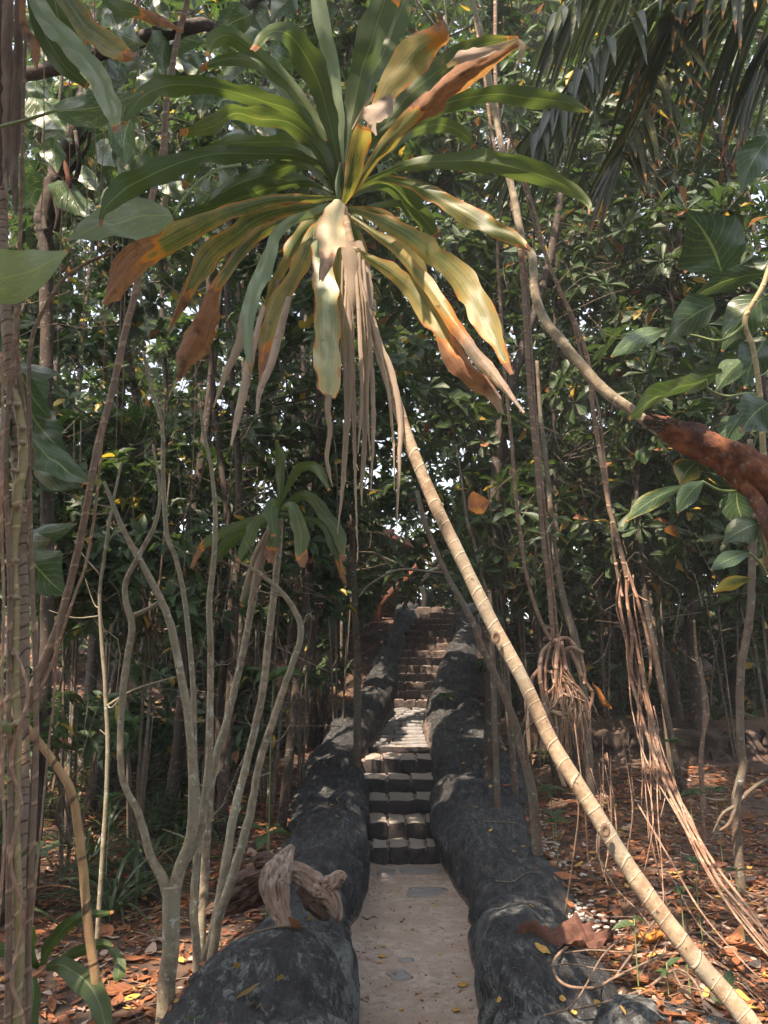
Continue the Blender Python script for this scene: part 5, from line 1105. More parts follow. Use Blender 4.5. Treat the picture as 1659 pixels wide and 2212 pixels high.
for k in range(12):
    x0 = random.uniform(1215, 1400); Y = random.uniform(3.7, 4.4); y1 = random.uniform(1830, 1990)
    P = [at(x0 - random.uniform(0, 25), random.uniform(1560, 1700), Y), at(x0, 1740, Y), at(x0 + random.gauss(4, 10), 1840, Y), at(x0 + random.gauss(15, 25), y1, Y)]
    mb = MB(); mb.tube(P, [.002, .004, .0045, .003], n=5, m=16, lump=.1); mb.build('root', M['liana'] if k % 3 else M['root'], fr)
# loose curling roots over the bottom right boulder
cr_ = thing('ground_roots', 'brown looping roots sprawling over the ground and boulder at the bottom right', 'roots', at(1250, 2120, 2.9))
def gr(pts, r, lift=.02, mat='root'):
    P = []
    for (a, b) in pts:
        p = onz(a, b, .36); p[2] = max(p[2], 0) + lift + random.uniform(-.01, .02); P.append(p)
    mb = MB(); mb.tube(P, np.array(r) * .62, n=7, m=len(P) * 7, lump=.15); mb.build('root', M['liana'], cr_)
gr([(1300, 2030), (1240, 2045), (1200, 2080), (1200, 2120), (1230, 2148), (1290, 2140), (1330, 2125), (1430, 2085), (1480, 2080)], [.010, .011, .010, .009, .007]); gr([(1330, 2120), (1380, 2050), (1420, 2000), (1450, 1960)], [.008, .007, .006, .004])
gr([(1190, 2110), (1230, 2100), (1290, 2100), (1340, 2110)], [.006, .005, .004]); gr([(1240, 2195), (1330, 2185), (1400, 2150), (1460, 2110), (1500, 2140), (1530, 2190)], [.006, .009, .010, .008], mat='liana'); gr([(1170, 2212), (1240, 2180), (1300, 2090), (1340, 2040)], [.005, .006, .005], mat='liana')
gr([(1220, 2070), (1280, 2060), (1340, 2075), (1400, 2060)], [.005, .006, .004]); gr([(1450, 2100), (1490, 2170), (1560, 2215)], [.007, .009, .008]); gr([(1500, 1880), (1550, 1900), (1620, 1940), (1700, 1960)], [.008, .008, .007]); gr([(1430, 1850), (1520, 1930), (1600, 1985), (1680, 2010)], [.006, .008, .007])
gr([(1390, 1820), (1440, 1880), (1500, 1990), (1560, 2060)], [.006, .007, .006], mat='liana'); gr([(1290, 1850), (1330, 1930), (1380, 1985), (1410, 2020)], [.007, .007, .005], mat='liana')
for _ in range(12):
    a, b = random.uniform(1330, 1640), random.uniform(1800, 2150); gr([(a, b), (a + 40, b + random.uniform(-20, 20)), (a + 90, b + random.uniform(-10, 45))], [.004, .004, .002])
# ------------------------------------------------------------------ palm fronds, top right
pl = thing('palm', 'palm with dark feathery fronds arching in from the top right corner', 'palm', (2.6, 5.2, ground_z(2.6, 5.2)))
mb = MB(); mb.tube([(2.9, 5.4, ground_z(2.9, 5.4) - .1), (3.1, 5.4, 2.5), (3.3, 5.3, 5), (3.2, 5.2, 6.8)], [.09, .08, .075, .07], n=12, m=30, lump=.04); mb.build('trunk', M['trunk'], pl)
def frond(rach, Y0, Y1, L0, nl, down, yel=.0, w=.028, left=(-.75, -.5), label=None):
    P = cr([at(a, b, Y0 + (Y1 - Y0) * i / (len(rach) - 1)) for i, (a, b) in enumerate(rach)], 60)
    mb = MB(); mb.tube(P, [.012, .010, .007, .003], n=6, m=60); fr_ = mb.build('frond', M['greenstem'], pl)
    if label: fr_['label'] = label
    T = nrm(np.gradient(P, axis=0)); mb = MB()
    for s in (-1, 1):
        for i in range(nl):
            if random.random() < .14: continue
            f = .10 + .9 * (i + random.uniform(-.2, .2)) / nl; f = min(f, .995); k = int(f * 59); p = P[k]; t = T[k]
            side = nrm(np.cross(t, np.array([0, 0, 1.0]))) * s
            d0 = nrm(side * (1.0 if s < 0 else .9) + t * (.55 + .8 * f) + np.array([0, 0, -.05])); L = L0 * (1 - .45 * abs(f - .4) / .6) * random.uniform(.85, 1.1)
            dr = random.uniform(.6, 1.6); d0 = nrm(d0 + rng.normal(0, .09, 3))
            Q = np.array([p + d0 * L * q + np.array([0, 0, -1.0]) * L * down * (q ** 1.8) * dr for q in np.linspace(0, 1, 9)])
            Q[:, 2] += 0; tt = nrm(np.gradient(Q, axis=0)); nn = nrm(np.array([0, -.25, 1.0]) + .5 * nrm(side) + rng.normal(0, .15, 3)); S_ = nrm(np.cross(tt, nn)); N = np.cross(S_, tt)
            W = w * np.array([.35, .8, 1, 1, .95, .85, .65, .4, .08])
            G = np.stack([Q - S_ * W[:, None] + N * W[:, None] * .5, Q, Q + S_ * W[:, None] + N * W[:, None] * .5], 1)
            y = yel * random.uniform(.4, 1.3); br = np.clip((np.linspace(0, 1, 9) - (.85 if yel else 1.1)) * 6, 0, 1)
            tn = np.zeros((9, 3, 4)); tn[..., 0] = random.random(); tn[..., 1] = br[:, None]; tn[..., 2] = y
            mb.grid(G, tint=tn.reshape(-1, 4))
    mb.build('leaflets', M['palm'], pl).parent = fr_
frond([(1700, -180), (1560, -90), (1424, 0), (1330, 75), (1270, 135), (1230, 190), (1185, 250), (1150, 290)], 4.6, 4.3, .85, 34, .5, w=.030)
frond([(1720, -140), (1600, 0), (1475, 65), (1430, 150), (1390, 230), (1352, 310), (1340, 345)], 4.9, 4.6, .85, 32, .45, yel=.25, w=.030, label='frond with yellowing leaflets')
frond([(1800, -160), (1700, -60), (1600, -10), (1500, 10), (1450, 25)], 4.7, 4.5, .7, 28, .9, yel=.15, w=.03)
frond([(1900, -100), (1760, 0), (1680, 60), (1640, 150)], 4.8, 4.6, .7, 24, .9, yel=.2, w=.03)
frond([(1650, -260), (1450, -170), (1300, -60), (1200, 40)], 5.0, 4.8, .85, 36, .5, w=.03)

# ------------------------------------------------------------------ climbers with big leaves
def bigleaf(parent, base, tip, hw, Y0, Y1, mat='pothos', kind='heart', stalk=None, roll=0., yel=0., br=2., fold=.15, curl=0., wave=.05, **kw):
    (ax, ay), (bx, by) = base, tip
    pr = {'heart': [.25, .85, 1.0, .95, .78, .5, .22, .03], 'oval': [.1, .55, .85, 1.0, .95, .75, .42, .04], 'lance': [.1, .45, .75, .95, 1, .8, .45, .04]}[kind]
    dx, dy = bx - ax, by - ay; nx, ny = -dy * .06, dx * .06
    pts = [(ax, ay), (ax + dx * .33 + nx, ay + dy * .33 + ny), (ax + dx * .66 + nx, ay + dy * .66 + ny), (bx, by)]
    lf = leafpx(parent, arc(pts, Y0, Y1), [hw * q for q in pr], mat=mat, roll=roll, yel=yel, br=br, fold=fold, curl=curl, wave=wave, n=26, m=11, **kw)
    if stalk:
        mb = MB(); Q = [at(*s) for s in stalk] + [at(ax, ay, Y0)]; mb.tube(Q, [.008, .006, .005], n=7, m=18); mb.build('leaf_stalk', M['greenstem'], parent)
    return lf
po = thing('pothos', 'climbing pothos with big cream-streaked leaves along the upper left', 'climber', at(20, 700, 2.4))
mb = MB(); mb.tube([at(-60, 1000, 2.35), at(-40, 700, 2.35), at(-50, 400, 2.3), at(-80, 100, 2.3), at(-90, -200, 2.3)], [.014, .015, .015, .014, .012], n=9, m=36, lump=.1); mb.build('stem', M['climber'], po)
bigleaf(po, (-35, 610), (148, 540), 62, 2.1, 2.25, stalk=[(-50, 720, 2.3), (-60, 650, 2.2)], roll=-.5, mat='pothoslit')
bigleaf(po, (372, 466), (140, 520), 52, 2.9, 2.6, stalk=[(520, 356, 3.2), (470, 366, 3.1), (420, 400, 3.0)], roll=-.5, mat='pothoslit')
bigleaf(po, (122, 238), (312, 196), 38, 2.2, 2.35, stalk=[(-50, 290, 2.3), (0, 274, 2.25), (60, 258, 2.2)], roll=.5, fold=.5)
bigleaf(po, (30, 782), (130, 808), 17, 2.7, 2.6, mat='aroid', kind='lance', roll=.5, yel=.2)
bigleaf(po, (40, 792), (110, 905), 45, 2.7, 2.75, mat='aroid', roll=.2); bigleaf(po, (50, 920), (192, 1045), 38, 2.75, 2.6, mat='aroid', kind='lance', roll=.7)
bigleaf(po, (55, 985), (180, 1050), 34, 2.8, 2.7, mat='aroid', kind='lance', roll=-.4); bigleaf(po, (50, 860), (150, 985), 48, 2.9, 2.9, mat='aroid', roll=.1)
bigleaf(po, (60, 1150), (166, 1131), 17, 2.6, 2.5, kind='oval', roll=.5); bigleaf(po, (55, 1165), (108, 1165), 18, 2.6, 2.5, kind='oval', roll=.2); bigleaf(po, (58, 1190), (150, 1290), 50, 3.0, 3.0, mat='aroid')
bigleaf(po, (-20, 1560), (26, 1568), 18, 2.4, 2.3, kind='oval'); bigleaf(po, (-30, 900), (30, 960), 40, 2.5, 2.45, mat='aroid'); bigleaf(po, (-20, 680), (20, 800), 30, 2.6, 2.6, mat='aroid')
bigleaf(po, (10, 560), (30, 640), 30, 2.45, 2.5, roll=.2)
# more pothos in the crown of the tree at the upper left (patterned leaves in shade)
pc = thing('pothos', 'mass of cream-streaked pothos leaves on a dark branch in shade at the top left', 'climber', at(420, 60, 4.6))
mb = MB(); mb.tube([at(700, -120, 4.9), at(500, 40, 4.8), at(430, 55, 4.6), at(340, 75, 4.6), at(200, 120, 4.7), at(60, 160, 4.9), at(-100, 150, 5)], [.02, .03, .05, .055, .05, .05, .05], n=10, m=50, lump=.15); mb.build('branch', M['trunk'], pc)
for i in range(74):
    a, b = random.uniform(40, 640), random.uniform(-20, 420)
    if 330 < a < 440 and 240 < b < 360 or (a < 90 and b > 250): continue
    L = random.uniform(60, 105); an = random.uniform(.3, 2.6); Y = random.uniform(4.4, 5.6)
    bigleaf(pc, (a, b), (a + L * math.cos(an), b + L * math.sin(an)), L * .40, Y, Y - .05, roll=random.uniform(-.9, .9), fold=.25)
# twisted climber trunk lit at its top (left, around the sky gap)
tt = stemline('tree', 'knotted dark trunk wrapped in twisting stems beside the upper left sky gap', 'tree', Yc([(100, 1400), (100, 900), (100, 560), (95, 480), (112, 420), (128, 360), (150, 310), (165, 260), (180, 200), (190, 120)], 5.2), [14, 14, 15, 22, 24, 20, 18, 20, 14, 12], 'trunk', lump=.2, m=90)
for k in range(4):
    Q = [at(100 + 22 * math.sin(k * 1.6 + j * .9) + (j * 13), 500 - j * 36, 5.2 + .07 * math.cos(k * 1.6 + j * .9)) for j in range(7)]
    mb = MB(); mb.tube(Q, [.02, .024, .02, .016], n=7, m=40, lump=.1); mb.build('twining_stem', M['redlog'] if k == 0 else M['trunk'], tt)
ph = thing('philodendron', 'glossy philodendron climbing at the right edge with big leaves on long green stalks', 'climber', at(1700, 700, 3.0))
mb = MB(); mb.tube([at(1655, 1230, 3.05), at(1645, 900, 3.0), at(1628, 760, 3.0), at(1610, 690, 3.0), at(1655, 600, 3.0), at(1700, 420, 3.1), at(1700, 200, 3.1)], [.012, .012, .011, .012, .012, .012, .012], n=9, m=50, lump=.08); mb.build('stem', M['climber'], ph)
A_ = lambda *a, **k: bigleaf(ph, *a, **{**dict(mat='aroid', kind='lance'), **k})
A_((1437, 712), (1320, 772), 24, 3.0, 2.9, stalk=[(1612, 700, 3.0), (1560, 735, 3.0), (1500, 725, 3.0)], mat='pothos', kind='oval', roll=-.3)
A_((1545, 655), (1432, 745), 40, 2.9, 2.85, kind='heart', roll=.4); A_((1525, 820), (1358, 905), 30, 2.85, 2.75, stalk=[(1650, 868, 3.0), (1620, 850, 3.0), (1570, 856, 2.95), (1530, 840, 2.9)], roll=.75)
A_((1660, 870), (1600, 935), 46, 2.8, 2.75, kind='heart', br=.9); A_((1393, 965), (1394, 1002), 17, 3.1, 3.1, kind='oval'); A_((1518, 1040), (1463, 1108), 22, 2.85, 2.8, kind='oval', stalk=[(1620, 1060, 3.0), (1560, 1060, 2.9)])
A_((1478, 1050), (1352, 1126), 20, 2.9, 2.8, yel=.25); A_((1500, 1000), (1470, 1048), 30, 3.0, 3.0, kind='heart', yel=.3); A_((1640, 1130), (1560, 1175), 30, 2.9, 2.9, kind='heart', stalk=[(1655, 1200, 3.0), (1645, 1160, 2.95)]); A_((1620, 1195), (1535, 1232), 18, 2.8, 2.7, stalk=[(1655, 1240, 3.0), (1640, 1215, 2.9)])
A_((1660, 590), (1500, 640), 26, 3.1, 3.1, roll=.6); A_((1650, 640), (1560, 760), 44, 3.2, 3.25, kind='heart'); A_((1600, 780), (1545, 850), 26, 3.2, 3.2, kind='heart', mat='pothos'); A_((1655, 730), (1610, 840), 40, 3.3, 3.3, kind='heart')
A_((1640, 590), (1660, 560), 20, 3.1, 3.1); A_((1590, 1060), (1620, 1150), 34, 3.2, 3.2, kind='heart'); A_((1660, 300), (1600, 420), 40, 3.3, 3.3, kind='heart', roll=.4); A_((1560, 800), (1480, 850), 24, 3.2, 3.2, roll=.5); A_((1600, 900), (1560, 980), 30, 3.3, 3.3, kind='heart')
A_((1625, 1250), (1540, 1280), 14, 3.0, 2.95, yel=.4); A_((1580, 1290), (1550, 1300), 8, 3.0, 3.0)
A_((1560, 588), (1480, 452), 78, 3.6, 3.5, kind='heart', roll=.2, stalk=[(1655, 640, 3.2), (1620, 610, 3.4)], label='large ribbed leaf high in the shade')
# broken-edged dried leaf caught behind the cane, big hanging dark leaf
def drylitter(name, c, L, W, rz, label, seed, up=.25, mat='litter', pale=0., g=1.0, cat='leaf', group=None, curl=.5, yel=0., tilt=(0, 0)):
    n, m = 22, 13; G = np.zeros((n, m, 3)); T = np.zeros((n, m, 4))
    for i, s in enumerate(np.linspace(0, 1, n)):
        w = W * (math.sin(PI * min(1, s * 1.02) ** .8) ** .8 + .02) if s < .99 else W * .03
        for j, u in enumerate(np.linspace(-1, 1, m)):
            q = Vector((s * 5, u * 1.5, seed)); x = (s - .5) * L; y = u * w * (1 + .25 * mnoise.noise(q * 1.5)); z = up * L * (.35 * curl * (2 * s - 1) ** 2 + .5 * curl * u * u * w / W + .35 * mnoise.noise(q) + .10 * mnoise.noise(q * 3)) + .004
            z += y * tilt[0] + x * tilt[1]
            G[i, j] = (c[0] + x * math.cos(rz) - y * math.sin(rz), c[1] + x * math.sin(rz) + y * math.cos(rz), c[2] + max(z, -.3 * L)); T[i, j] = (random.random() * .1 + .4, g, yel, pale)
    mb = MB(); mb.grid(G, tint=T.reshape(-1, 4)); return tag(mb.build(name, M[mat], loc=c), label, cat, group)
# ------------------------------------------------------------------ surfaces to lay things on
from mathutils.bvhtree import BVHTree
def bvh(objs):
    V = []; Fs = []; n = 0
    for o in objs:
        me = o.data; mw = Vector(o.location); p = o.parent
        while p: mw = mw + Vector(p.location); p = p.parent
        V += [v.co + mw for v in me.vertices]; Fs += [[i + n for i in q.vertices] for q in me.polygons]; n = len(V)
    return BVHTree.FromPolygons(V, Fs)
base_objs = [o for o in COL.objects if o.type == 'MESH' and (o.name.split('.')[0] in ('ground', 'path', 'rock_wall', 'step', 'cobble', 'flagstone', 'landing', 'boulder', 'core'))]
TREE = bvh(base_objs); GROUNDT = bvh([o for o in base_objs if o.name == 'ground'])
def down(x, y, z=4.0):
    h = TREE.ray_cast(Vector((x, y, z)), Vector((0, 0, -1)))
    return h[0], h[1]
def seen(px, py):
    d = at(px, py, 1.0) - np.array([0, 0, HC]); h = TREE.ray_cast(Vector((0, 0, HC)), Vector(d).normalized())
    return h[0], h[1]

# ------------------------------------------------------------------ driftwood
dw = thing('driftwood', 'weathered driftwood stump with splayed arms lying on top of the left rock wall', 'driftwood', at(610, 1960, 3.86))
def woodlump(pts, rad, mat, flat=1.0, amp=.26, n=72, m=150, name='limb', seed=0., groove=.12):
    TT = []
    pts = [(p[0], p[1], p[2] + .36) for p in pts]
    P = cr([at(*p) for p in pts], m); R = np.interp(np.linspace(0, 1, m), np.linspace(0, 1, len(rad)), rad) * .76 * np.mean([p[2] for p in pts]) / F
    T = nrm(np.gradient(P, axis=0)); A = nrm(np.cross(T, np.array([0, 1.0, 0]))); B = np.cross(T, A); G = []
    for i in range(m):
        row = []; tr = []
        for a in np.linspace(0, 2 * PI, n, endpoint=False):
            d = math.cos(a) * A[i] + math.sin(a) * B[i] * flat; q = P[i] + d * R[i]; v = Vector(q * 7) + Vector((seed, 0, 0))
            k = .10 * (1 - 2 * abs(mnoise.noise(Vector((math.cos(a) * 4 + seed, math.sin(a) * 4, i * .022))))) + .05 * mnoise.noise(Vector((math.cos(a) * 11 + seed, math.sin(a) * 11, i * .05))) + amp * mnoise.noise(v) + amp * .5 * mnoise.noise(v * 2.5) + groove * math.sin(6 * a + 2.5 * mnoise.noise(v * .4) + i * .05) * .6 + groove * .4 * math.sin(11 * a + i * .08)
            ck = abs(mnoise.noise(Vector((math.cos(a) * 3.2 + seed, math.sin(a) * 3.2, i * .016 + seed)))); ck = max(0, 1 - ck / .10)
            ck2 = max(0, 1 - abs(mnoise.noise(Vector((math.cos(a) * 8 + seed, math.sin(a) * 8, i * .03)))) / .12) * .6
            row.append(q + d * R[i] * (k - .22 * ck - .08 * ck2)); tr.append((max(ck, ck2), 0, 0, 0))
        G.append(row); TT.append(tr)
    G = np.array(G); G = np.concatenate([P[:1, None] + (G[:1] - P[:1, None]) * .1, P[:1, None] + (G[:1] - P[:1, None]) * .6 , G[1:], P[-1:, None] + (G[-1:] - P[-1:, None]) * .1])
    TT = np.array(TT); TT = np.concatenate([TT[:1], TT[:1], TT[1:], TT[-1:]])
    mb = MB(); mb.grid(G, tint=TT, closed=True); return mb.build(name, M[mat], dw)
woodlump([(632, 1826, 3.45), (612, 1862, 3.40), (592, 1905, 3.36), (600, 1945, 3.34), (612, 1985, 3.30), (610, 2016, 3.27)], [8, 24, 36, 30, 21, 15], 'drift', flat=.7, seed=1, amp=.2)
woodlump([(590, 1868, 3.5), (565, 1858, 3.55), (560, 1870, 3.6)], [22, 20, 10], 'driftdark', seed=3)
woodlump([(610, 1880, 3.5), (650, 1890, 3.5), (685, 1918, 3.48), (712, 1938, 3.46), (728, 1975, 3.44), (730, 1992, 3.44)], [22, 30, 30, 22, 13, 5], 'drift', seed=4, flat=.8)
woodlump([(695, 1925, 3.48), (712, 1910, 3.47), (735, 1895, 3.47), (744, 1902, 3.47)], [18, 20, 17, 9], 'drift', seed=5)
woodlump([(650, 1915, 3.5), (675, 1950, 3.48), (695, 1975, 3.46), (712, 1985, 3.46)], [18, 22, 14, 6], 'driftdark', seed=6)
woodlump([(600, 1900, 3.55), (560, 1910, 3.6), (520, 1935, 3.65), (485, 1955, 3.7), (440, 1975, 3.75)], [32, 44, 38, 26, 12], 'driftdark', seed=7, flat=.8)
woodlump([(585, 1885, 3.5), (540, 1895, 3.5), (500, 1912, 3.55), (470, 1918, 3.6)], [12, 9, 6, 2], 'driftdark', seed=8)

# ------------------------------------------------------------------ big dried leaves and fallen leaves
h, nn = seen(1215, 2035)
def crumple(c, L, W, rz, label, seed, name='dried_leaf'):
    n, m = 70, 36; G = np.zeros((n, m, 3)); T = np.zeros((n, m, 4))
    for i, s in enumerate(np.linspace(0, 1, n)):
        w = W * (.06 + .94 * math.sin(PI * min(1, max(0, s * 1.25 - .22)) ** .9) ** .7) if s > .18 else W * (.22 + .12 * math.sin(s * 20)) * (1 - .3 * s)
        for j, u in enumerate(np.linspace(-1, 1, m)):
            q = Vector((s * 3.2, u * 1.1, seed)); x = (s - .5) * L; rag = 1 + .14 * mnoise.noise(Vector((s * 16, u * 2, seed)))
            y = u * w * rag * .85
            z = .05 + .22 * W * math.cos(u * 4.2 + 2.2 * mnoise.noise(q)) + .55 * W * mnoise.noise(q * 1.3) + .35 * W * mnoise.noise(q * 3.5) + .35 * W * max(0, -u) ** 2 * math.sin(s * 7)
            z -= .25 * W * abs(math.sin(s * 26 + abs(u) * 5)) * .12
            G[i, j] = (c[0] + x * math.cos(rz) - y * math.sin(rz), c[1] + x * math.sin(rz) + y * math.cos(rz), c[2] + max(z, .004)); T[i, j] = (.3, 1, 0, 0)
    mb = MB(); mb.grid(G, tint=T.reshape(-1, 4)); return tag(mb.build(name, M['brownleaf'], loc=c), label, 'leaf')
hh, _ = down(h[0], h[1]); crumple((h[0] + .02, h[1] + .02, hh[2] - .01), .44, .11, -.12, 'big crumpled chocolate-brown dried leaf lying across the top of the right rock wall', 4.4)
def onsurf(name, px, py, L, W, rz, label, mat='litter', cat='leaf', group=None, up=.2, g=0., yel=1., pale=0., seed=None, curl=.4):
    h, n_ = seen(px, py)
    if h is None: return
    n_ = Vector(n_); n_.z = max(n_.z, .35)
    tx, ty = -n_.x / n_.z, -n_.y / n_.z; c_, s_ = math.cos(rz), math.sin(rz)
    tx, ty = max(-1.2, min(1.2, tx)), max(-1.2, min(1.2, ty))
    return drylitter(name, (h[0], h[1], h[2] + .002), L, W, rz, label, px * .77 + py * .13 if seed is None else seed, up, mat, pale, g, cat, group, curl, yel, tilt=(-s_ * tx + c_ * ty, c_ * tx + s_ * ty))
onsurf('dried_leaf', 1405, 2035, .15, .07, .9, 'triangular red-brown dried leaf propped beside the cane near the ground', up=.5, yel=.1, g=.4, curl=.8)
onsurf('dried_leaf', 528, 2152, .115, .017, .55, 'slender grey-yellow boat-shaped leaf on the front of the left wall', yel=.5, g=0, pale=.45, up=.12)
onsurf('dried_leaf', 1173, 2054, .075, .024, -.5, 'yellow-brown leaf just below the big dried leaf on the right wall', yel=.9, g=.05, up=.25)
onsurf('dried_leaf', 1275, 1475 + 110, .12, .06, .4, 'curled tan leaf at the foot of the terrace wall', up=.4, yel=.1)
yl = [(605, 2119), (542, 2174), (510, 2093), (730, 1732), (716, 1740), (728, 1766), (668, 1989), (683, 1991), (555, 2182), (640, 1700), (700, 1650)]
for px, py in yl: onsurf('fallen_leaf', px, py, .034, .013, random.uniform(0, 3), 'small yellow fallen leaf lying on the left rock wall', group='small yellow leaves on the left wall', g=0, up=.12)
yr = [(1150, 1960), (1110, 1840), (1028, 1745), (1060, 1700), (1092, 1620), (1130, 1830), (1215, 2160), (1240, 2190), (1060, 1795), (1290, 2170), (1350, 2190), (1200, 1900), (1080, 2160), (1000, 1650)]
for px, py in yr: onsurf('fallen_leaf', px, py, .034, .013, random.uniform(0, 3), 'small yellow fallen leaf lying on the right rock wall', group='small yellow leaves on the right wall', g=0, up=.15)
for _ in range(34):
    py = random.choice([random.uniform(1890, 2212), random.uniform(1960, 2212), random.uniform(1700, 1890)]); Y = 2400 / max(py - 1454, 1)
    px = random.uniform(790, 1000) if py > 1900 else random.uniform(800, 945)
    onsurf('fallen_leaf', px, py, random.uniform(.018, .04), random.uniform(.006, .013), random.uniform(0, 3), 'scrap of fallen leaf on the path or stairs', group='leaf scraps on the path and stairs', g=random.choice([0, 0, .6]), yel=random.choice([.9, 1., .3]), up=.15)
onsurf('fallen_leaf', 1010 - 10, 2140 - 10, .07, .026, .7, 'larger olive-yellow leaf on the path near the right wall', yel=.7, up=.2)
onsurf('fallen_leaf', 985, 2185, .06, .02, 1.1, 'folded yellow leaf at the bottom right of the path', yel=.8, up=.3)
onsurf('fallen_leaf', 827, 2069, .05, .02, .2, 'dry yellowish sprig on the left part of the path', yel=.9, up=.4)
for px, py, L, rz, lab in ((1110, 1780, .5, -.5, 'thin bent twig lying along the top of the right wall'), (1120, 1900, .28, -.2, 'grey twig on the outer edge of the right wall'), (800, 1985, .10, .1, 'short dark twig on the path at the left wall'), (870, 1990, .05, .8, 'tiny dark twig in the middle of the path'), (640, 2010, .45, .25, 'dark stick lying below the driftwood on the left wall')):
    h, n_ = seen(px, py)
    if h is None: continue
    pts = []
    for s in np.linspace(-.5, .5, 8):
        q, _ = down(h[0] + s * L * math.cos(rz), h[1] + s * L * math.sin(rz) * 1.0 + .03 * math.sin(s * 7)); pts.append((q.x, q.y, min(q.z, h[2] + .06) + .006))
    mb = MB(); mb.tube(pts, [.004, .005, .004, .002], n=6, m=30, lump=.1); tag(mb.build('twig', M['sapling'], loc=pts[0]), lab, 'twig')

# ------------------------------------------------------------------ leaf litter, nobody could count it
V5, Q5, U5 = TPL['ovate']
def litter(n, rngx, rngy, Lr, dens=lambda x, y: 1.0, nm='leaf_litter', label=''):
    O = []; Nn = []
    while len(O) < n:
        x = random.uniform(*rngx); y = rngy[0] + (rngy[1] - rngy[0]) * random.random() ** 1.25
        if mnoise.noise(Vector((x * 1.7, y * 1.7, 9))) < random.uniform(-.75, .05): continue
        a, b = interp(y, LO) , interp(y, RO)
        if a + .06 < x < b - .05 and y < 15: 
            if random.random() > .012 or y < 2.4: continue
        h, n_ = down(x, y)
        if h is None: continue
        O.append((h[0], h[1], h[2] + random.uniform(.002, .02))); Nn.append((n_[0], n_[1], n_[2]))
    O = np.array(O); Nn = nrm(np.array(Nn) * 1.0 + rng.normal(0, .34, (n, 3)) + np.array([0, 0, .5]))
    th = rng.uniform(0, 2 * PI, n); D = np.stack([np.cos(th), np.sin(th), rng.uniform(-.1, .25, n)], 1)
    D = D - (D * Nn).sum(1)[:, None] * Nn * .8
    mb = MB(); mm = n
    Vb = V5.copy()
    D = nrm(D); S_ = nrm(np.cross(D, Nn)); N = np.cross(S_, D); Ln = rng.uniform(Lr[0], Lr[1], n) * rng.choice([1, 1, 1, 1.5, .6, .6, 1.2, 2.3], n, p=[.15, .15, .15, .12, .17, .14, .09, .03]); Wd = Ln * rng.uniform(.28, .5, n)
    curl = rng.uniform(-.9, 1.2, n); bend = rng.uniform(-1.2, 1.6, n)
    P = (O[:, None] + Vb[None, :, 0, None] * (Wd[:, None, None] * S_[:, None]) + (Vb[None, :, 1, None] - .5) * (Ln[:, None, None] * D[:, None])
         + ((np.abs(Vb[None, :, 0]) * curl[:, None] * .5 * Wd[:, None]) + ((Vb[None, :, 1] - .5) ** 2 * bend[:, None] * .5 * Ln[:, None]))[..., None] * N[:, None])
    P[..., 2] = np.maximum(P[..., 2], O[:, None, 2] - .004)
    T = np.zeros((n, 15, 4)); T[..., 0] = rng.uniform(0, 1, n)[:, None]; T[..., 1] = rng.choice([0, 0, 0, 1], n)[:, None]; T[..., 2] = rng.choice([0] * 13 + [1], n)[:, None]; T[..., 3] = rng.choice([0] * 7 + [.8], n)[:, None]
    QQ = (Q5[None] + (np.arange(n) * 15)[:, None, None]).reshape(-1, 4)
    mb.add(P.reshape(-1, 3), QQ, np.tile(U5, (n, 1)), T.reshape(-1, 4))
    return tag(mb.build(nm, M['litter']), label, 'leaf litter', kind='stuff')
litter(15000, (-4.2, -.4), (1.9, 8.5), (.025, .085), label='brown leaf litter covering the slope left of the left wall')
litter(14500, (.9, 4.0), (1.9, 8.1), (.025, .085), label='orange-brown leaf litter covering the slope right of the right wall')
litter(6000, (-8, 6.5), (8.8, 17), (.07, .14), label='leaf litter on the far slope around the stair top')
O = []; 
for i in range(520):
    y = 3.6 + 3.2 * random.random(); a, b = interp(y, LI), interp(y, RI_); e = random.random() ** 2.2 * .5; x = a + .02 + (b - a) * (e if random.random() < .5 else 1 - e)
    h, n_ = down(x, y)
    if h is not None and h[2] < .06: O.append((h[0], h[1], h[2] + .003))
O = np.array(O); k = len(O); mb = MB(); th = rng.uniform(0, 6.3, k); D = np.stack([np.cos(th), np.sin(th), rng.normal(0, .08, k)], 1); N = nrm(rng.normal(0, .25, (k, 3)) + np.array([0, 0, 1]))
leaves(mb, O, D, N, rng.uniform(.005, .02, k), .5, 'ovate', dead=.6, yel=.15); tag(mb.build('leaf_crumbs', M['litter']), 'crumbs of dry leaf and grit along the edges of the path', 'crumbs', kind='stuff')
mb = MB()
for i in range(900):
    left = random.random() < .5; y = 1.9 + 7 * random.random() ** 1.4; x = random.uniform(-3.6, interp(y, LO) - .02) if left else random.uniform(interp(y, RO), 3.4)
    h, _ = down(x, y); L = random.uniform(.06, .38); a = random.uniform(0, PI); c = np.array(h) + np.array([0, 0, .015]); d = np.array([math.cos(a), math.sin(a), random.uniform(-.08, .22)]) * L / 2
    mb.tube([c - d, c + rng.normal(0, .02, 3) + np.array([0, 0, .01]), c + d], [.0035, .003, .0015], n=4, m=5, cap=False)
tag(mb.build('twig_litter', M['liana']), 'thin dry twigs scattered through the leaf litter on both sides', 'twig litter', kind='stuff')

